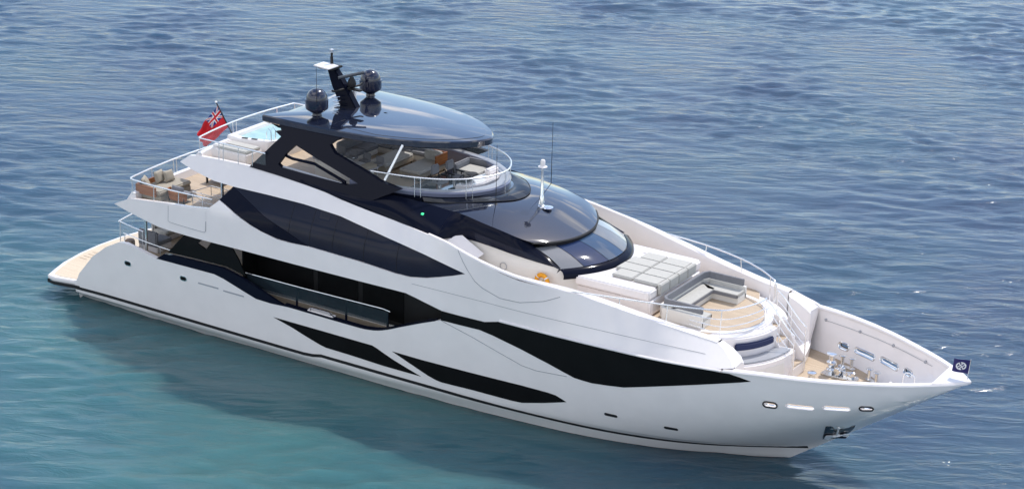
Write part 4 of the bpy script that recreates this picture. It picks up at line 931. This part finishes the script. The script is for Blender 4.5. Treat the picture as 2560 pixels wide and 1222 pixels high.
mb = MB(); mb.tube([(0, 0, .02), (0, 0, .56)], .03, 10); mb.lathe([(.15, 0), (.15, .02), (.03, .05)], n=18); mb.build('pedestal', STEEL, stool)
for x, lb in ((12.3, 'second grey bar stool from the stern at the sun deck bar'), (12.9, 'third grey bar stool from the stern at the sun deck bar'), (13.5, 'grey bar stool nearest the helm at the sun deck bar')):
    dup(stool, (x, -.80 - .07 * (x - 12.3), 6.60), 0, lb)
hc = thing('helm_chair', 'dark grey helm chair nearer the starboard rail', 'helm chair', (16.0, -.62, 6.60), R(-8), 'pair of helm chairs')
mb = MB(); mb.box(-.2, .24, -.23, .23, .36, .46); mb.build('seat', GCUSH, hc, bevel=.04, seg=3)
mb = MB(); mb.box(-.30, -.18, -.2, .2, .62, .98, rz=0); mb.build('backrest', GCUSH, hc, bevel=.05, seg=3)
mb = MB()
for y in (-.2, .2): mb.tube([(-.2, y, .42), (-.26, y, .66)], .02, 6); mb.box(-.15, .22, y * 1.25 - .03, y * 1.25 + .03, .56, .60); mb.tube([(.1, y * 1.25, .46), (.1, y * 1.25, .57)], .018, 6)
mb.build('armrest', GASKET, hc)
mb = MB(); mb.lathe([(.2, 0), (.2, .03), (.06, .08), (.06, .36)], n=18); mb.build('pedestal', STEEL, hc)
dup(hc, (16.12, .12, 6.60), R(-8), 'dark grey helm chair on the inboard side')
t = thing('helm_console', 'white helm console with dark screens and wheel at the front of the sun deck', 'helm console', (16.95, .1, 6.60))
mb = MB(); mb.prism([(-.3, -.75), (.3, -.75), (.62, -.3), (.68, .4), (.55, 1.3), (-.05, 1.3), (-.3, .3)], 0, lambda x, y: .42 + .15 * (x + .3)); mb.build('console', WHITE, t, bevel=.04)
mb = MB(); mb.box(-.2, .05, -.6, .0, .50, .56); mb.build('screen', GASKET, t, bevel=.02)
mb = MB(); mb.tube([(-.34 + .07 * math.sin(a), -.3 + .16 * math.cos(a), .52 + .14 * math.sin(a)) for a in [k * math.pi / 10 for k in range(20)]], .018, 6, closed=True); mb.tube([(-.3, -.3, .45), (-.34, -.3, .52)], .03, 6); mb.build('wheel', GASKET, t)
mb = MB(); mb.box(.05, .3, .55, 1.2, .5, .72); mb.build('pod', WHITE, t, bevel=.05)
mb = MB(); mb.lathe([(.07, 0), (.07, .03), (.03, .07)], (.0, .75, .55), 14); mb.build('compass', GASKET, t)
t = thing('companion_seat', 'white sunlit companion seat with grey L backrest on the port side of the helm', 'seat', (16.2, 1.45, 6.60))
mb = MB(); mb.box(-.6, .35, -.42, .4, 0, .28); mb.build('base', CREAM, t, bevel=.03)
mb = MB(); mb.box(-.55, .35, -.42, .38, .28, .36); mb.build('seat_cushion', CUSH, t, bevel=.03)
mb = MB(); mb.box(-.75, -.58, -.5, .5, .1, .55); mb.box(-.7, .5, .42, .58, .1, .55); mb.build('backrest', GCUSH, t, bevel=.04)
t = thing('helm_table', 'small round dark table between helm chairs and companion seat', 'table', (16.45, .75, 6.60))
mb = MB(); mb.lathe([(.2, .40), (.2, .43), (.02, .435)], n=20); mb.build('table_top', GASKET, t)
mb = MB(); mb.tube([(0, 0, 0), (0, 0, .4)], .025, 8); mb.build('pedestal', STEEL, t)
# foredeck sunpad cushions
xs = [23.28, 24.17, 25.12]; ys = [-1.27, -.635, 0, .635, 1.27]; rowname = ('by the windscreen', 'by the U sofa'); colname = ('starboard end', 'second from starboard', 'second from port', 'port end')
for i in range(2):
    for j in range(4):
        x0, x1 = xs[i] + (0 if i == 0 else .02), xs[i + 1]
        if i == 0 and j in (0, 3): x0 += .10
        if i == 0 and j in (1, 2): x0 += -.1
        mb = MB(); mb.box(x0 + .006, x1 - .006, ys[j] + .006, ys[j + 1] - .006, 5.345 if True else 0, 5.45)
        if i: mb.box(x1 - .008, x1 + .13, ys[j] + .006, ys[j + 1] - .006, 5.08, 5.448)
        tag(mb.build('sunpad_cushion', CUSH, bevel=.028, seg=3), 'pale grey sunpad cushion in the row %s, %s' % (rowname[i], colname[j]), 'cushion', 'sunpad cushions on the foredeck')
# U shaped sofa
t = thing('curved_sofa', 'U shaped grey sofa on white base facing the bow on the foredeck', 'sofa', (0, 0, 4.46))
UO = [(27.0, -1.78), (25.55, -1.78), (25.35, -1.55), (25.35, 1.35), (25.55, 1.6), (26.95, 1.6)]
def ustrip(o0, o1, z0, z1, cut=0):
    """U shaped strip between two insets of the outer line"""
    def ins(d): return [(27.05 - cut, -1.78 + d), (25.6 + d * .4, -1.78 + d), (25.38 + d, -1.5 + d * .4), (25.38 + d, 1.3 - d * .4), (25.6 + d * .4, 1.6 - d), (27.0 - cut, 1.6 - d)]
    a, b = ins(o0), ins(o1)
    return [[(p[0], p[1], z0), (q[0], q[1], z0), (q[0], q[1], z1), (p[0], p[1], z1)] for p, q in zip(a, b)]
mb = MB(); rows = []
for r in ustrip(.04, .66, .0, .24): rows.append(r)
rows = [[r[0], (r[1][0] , r[1][1], r[1][2]), r[2], r[3]] for r in rows]; mb.loft(rows, closed=True, cap=True); mb.build('base', CREAM, t, bevel=.01)
mb = MB(); mb.loft(ustrip(.0, .12, .05, .46), closed=True, cap=True); mb.build('shell', CREAM, t, bevel=.008)
mb = MB(); mb.loft(ustrip(.16, .72, .25, .36), closed=True, cap=True); mb.build('seat_cushion', CUSH, t, bevel=.008)
mb = MB(); mb.loft(ustrip(.10, .20, .50, .74, .05), closed=True, cap=True); mb.build('backrest', GCUSH, t, bevel=.012)
mb = MB(); mb.loft(ustrip(.65, .735, .225, .33), closed=True, cap=True); mb.build('cushion_front', GCUSH, t, bevel=.006)
# lifebuoy
t = thing('lifebuoy', 'orange lifebuoy hanging on the cream deckhouse wall', 'lifebuoy', (21.41, -2.33, 5.02), R(-12))
mb = MB(); mb.tube([(.26 * math.cos(a), -.08, .26 * math.sin(a)) for a in [k * math.pi / 16 for k in range(32)]], .075, 12, closed=True); mb.build('ring', ORANGE, t)
mb = MB()
for a in (45, 135, 225, 315): mb.tube([(.26 * math.cos(R(a + d)), -.08, .26 * math.sin(R(a + d))) for d in (-5, 5)], .079, 12)
mb.build('reflective_band', FWHITE, t)
mb = MB(); mb.lathe([(.06, 0), (.07, .05), (.07, .15), (.04, .2)], (0, -.06, -.15), 12); mb.build('buoy_light', mat('buoy lamp yellow', (.8, .55, .05), .4), t)
# ------------------------------------------------------------------ mooring deck gear
t = thing('anchor_windlass', 'polished anchor windlass with chain stopper on the teak mooring deck', 'windlass', (30.55, 1.35, 2.68), R(-6))
mb = MB(); mb.prism([(-.45, -.28), (-.2, -.34), (.75, -.16), (.82, 0), (.75, .16), (-.2, .34), (-.45, .28)], 0, .06); mb.build('bed_plate', STEEL, t, bevel=.015)
mb = MB(); mb.lathe([(.16, .06), (.16, .16), (.11, .2), (.12, .3), (.17, .36), (.17, .42), (.1, .48), (.1, .62), (.18, .68), (.17, .72), (.04, .73)], (-.22, 0, 0), 24); mb.build('capstan_drum', STEEL, t)
mb = MB(); mb.lathe([(.11, -.2), (.14, -.16), (.08, -.08), (.08, .08), (.14, .16), (.11, .2)], (.1, .0, .2), 20, axis=(0, 1, 0)); mb.build('chain_gypsy', STEEL, t)
mb = MB(); mb.box(.3, .62, -.1, .1, .06, .17); mb.tube([(.45, -.14, .1), (.45, -.14, .28), (.6, -.14, .3)], .025, 7); mb.lathe([(.09, 0), (.09, .1), (.04, .13)], (.6, .0, .15), 14); mb.build('chain_stopper', STEEL, t, bevel=.01)
mb = MB()
for k in range(7): mb.tube([(.15 + .1 * k + .055 * math.cos(a), .03 * math.sin(a) if k % 2 else .0, .21 - .015 * k + (.03 * math.sin(a) if not k % 2 else 0)) for a in [j * math.pi / 5 for j in range(10)]], .012, 5, closed=True)
mb.build('chain', STEEL, t)
mb = MB(); mb.lathe([(.1, 0), (.12, .12), (.1, .22), (.03, .26)], (.02, .22, .05), 18); mb.build('brake_wheel', STEEL, t)
bt = thing('mooring_bitts', 'double posted polished mooring bitts beside the windlass, nearer the stern', 'bitts', (30.6, 2.08, 2.68), R(-8), 'polished mooring bitts')
mb = MB(); mb.prism(capsule(0, 0, .62, .2), 0, .04); mb.build('bed_plate', STEEL, bt, bevel=.01)
for x in (-.18, .18):
    mb = MB(); mb.lathe([(.075, .04), (.06, .08), (.06, .34), (.11, .37), (.12, .40), (.1, .43), (.02, .44)], (x, 0, 0), 18); mb.build('post', STEEL, bt)
dup(bt, (31.75, 1.52, 2.68), R(-26), 'double posted polished mooring bitts further forward towards the stem')
bs = thing('deck_bollard', 'stout polished bollard in front of the curved white bench', 'bollard', (30.1, .35, 2.68))
mb = MB(); mb.lathe([(.15, 0), (.13, .04), (.11, .08), (.11, .26), (.15, .30), (.15, .34), (.03, .36)], n=22); mb.build('post', STEEL, bs)
mb = MB(); mb.lathe([(.18, 0), (.18, .02)], n=22); mb.build('foot', STEEL, bs)
# anchor in its pocket
_q = [(31.56, 2.26), (30.98, 1.20), (31.95, 1.85)]
_c = np.linalg.solve(np.array([(a, b, 1) for a, b in _q]), np.array([half(a, b) for a, b in _q]))
def aplane(x, z): return float(_c[0] * x + _c[1] * z + _c[2])
def apos(x, z, off): return (x, -(aplane(x, z) + off), z)
mb = MB(); panel(mb, [(31.56, 2.26), (32.21, 2.16), (31.98, 1.78), (31.72, 1.44), (30.96, 1.13)], .03, .16, -1, fn=aplane, grid=.2); pk = part(mb, 'anchor_pocket', NAVY, hull)
mb = MB(); panel(mb, [(31.66, 2.20), (31.98, 2.13), (31.50, 1.58)], .036, .02, -1, fn=aplane, grid=.2); part(mb, 'hawse_hole', DARK, pk)
mb = MB(); panel(mb, [(31.10, 1.20), (31.30, 1.34), (31.50, 1.38), (31.66, 1.34), (31.60, 1.20), (31.2, 1.10)], .05, .05, -1, fn=aplane, grid=.12); part(mb, 'bolster', UGLASS, pk)
ACHROME = mat('bright-painted anchor chrome', (.80, .80, .82), .3, noise=.08)  # pale non-metal tone painted in for the chrome's highlights
t = thing('bow_anchor', 'bright stockless anchor drawn up in its pocket on the starboard bow', 'anchor')
mb = MB(); mb.tube([apos(31.80, 2.10, .07), apos(31.46, 1.45, .10)], .035, 8); mb.build('shank', ACHROME, t)
for pts in ([(31.42, 1.44), (31.33, 1.50), (31.25, 1.52), (31.10, 1.30), (31.12, 1.14), (31.22, 1.22), (31.36, 1.34)], [(31.50, 1.48), (31.58, 1.46), (31.66, 1.50), (31.74, 1.38), (31.66, 1.26), (31.58, 1.32), (31.48, 1.38)]):
    mb = MB(); panel(mb, pts, .14, .07, -1, fn=aplane, grid=.12); mb.build('fluke', ACHROME, t, bevel=.015)
mb = MB(); mb.tube([apos(31.36, 1.41, .11), apos(31.54, 1.45, .11)], .05, 10); mb.build('crown', ACHROME, t)
# ------------------------------------------------------------------ flags
def cloth(name, P, nu, nv, fn, mats, parent, bulge):
    mb = MB(); A, B, C_, D_ = [Vector(p) for p in P]     # hoist top, hoist bottom, fly bottom, fly top
    for side in (0, 1):
        vs = []; fs = []; mi = []
        for i in range(nu + 1):
            for j in range(nv + 1):
                u, v = i / nu, j / nv
                p = (A.lerp(B, v)).lerp(D_.lerp(C_, v), u); w = bulge(u, v); p = p + Vector((0, w + (.006 if side else 0), 0)); vs.append(p)
        o = len(mb.v); mb.v += [tuple(p) for p in vs]
        for i in range(nu):
            for j in range(nv):
                a = o + i * (nv + 1) + j; q = (a, a + nv + 1, a + nv + 2, a + 1); mb.f.append(q if side else q[::-1]); mb.mi.append(fn((i + .5) / nu, (j + .5) / nv))
    me = bpy.data.meshes.new(name); me.from_pydata(mb.v, [], mb.f)
    for m in mats: me.materials.append(m)
    me.polygons.foreach_set('material_index', mb.mi); me.polygons.foreach_set('use_smooth', [True] * len(mb.f))
    ob = bpy.data.objects.new(name, me); COL.objects.link(ob); ob.parent = parent; return ob
def ensign(u, v):
    if u > .5 or v > .5: return 0
    x, y = (u / .5) * 2 - 1, (v / .5) * 2 - 1; X_, Y_ = x * 1.0, y * .5
    if abs(X_) < .10 or abs(Y_) < .10: return 0
    if abs(X_) < .17 or abs(Y_) < .17: return 2
    d1 = abs(X_ - 2 * Y_) / 5 ** .5; d2 = abs(X_ + 2 * Y_) / 5 ** .5; d = min(d1, d2)
    return 0 if d < .033 else 2 if d < .10 else 1
t = thing('stern_ensign', 'red ensign with union canton hanging from its staff at the sun deck stern', 'flag')
mb = MB(); mb.tube([(5.33, 0, 7.82), (6.5, 0, 6.1)], .024, 8); mb.build('staff', GASKET, t)
mb = MB(); mb.lathe([(.03, 0), (.05, .03), (.05, .06), (.02, .08)], (5.31, 0, 7.82), 12); mb.build('truck', FWHITE, t)
cloth('ensign_cloth', [(5.38, 0, 7.72), (5.88, 0, 6.98), (4.78, 0, 6.0), (4.28, 0, 6.46)], 84, 56, ensign, [RED, FBLUE, FWHITE], t,
      lambda u, v: .10 * u * math.sin(9 * u + 3 * v) + .05 * u * math.sin(17 * v - 4 * u))
def emblem(u, v):
    x, y = (u - .5) * 2, (v - .5) * 2; a = R(-18); X_ = (x * math.cos(a) - y * math.sin(a)) / .62; Y_ = (x * math.sin(a) + y * math.cos(a)) / .58; r = math.hypot(X_, Y_)
    if .74 < r < 1.0 and not (abs(X_) < .12): return 1
    if r <= .74 and (abs(Y_ - .55 * X_ - .28) < .11 or abs(Y_ - .55 * X_ + .28) < .11 or abs(X_ + Y_ * .35) < .09): return 1
    return 0
t = thing('bow_pennant', 'small navy pennant with white oval emblem at the stem head', 'flag')
mb = MB(); mb.tube([(35.38, 0, 4.2), (35.44, 0, 4.96)], .014, 7); mb.build('staff', RAILM, t)
cloth('pennant_cloth', [(35.43, 0, 4.92), (35.39, 0, 4.46), (34.86, 0, 4.43), (34.90, 0, 4.86)], 60, 44, emblem, [PENNANT, FWHITE], t, lambda u, v: .03 * math.sin(7 * u) * u)
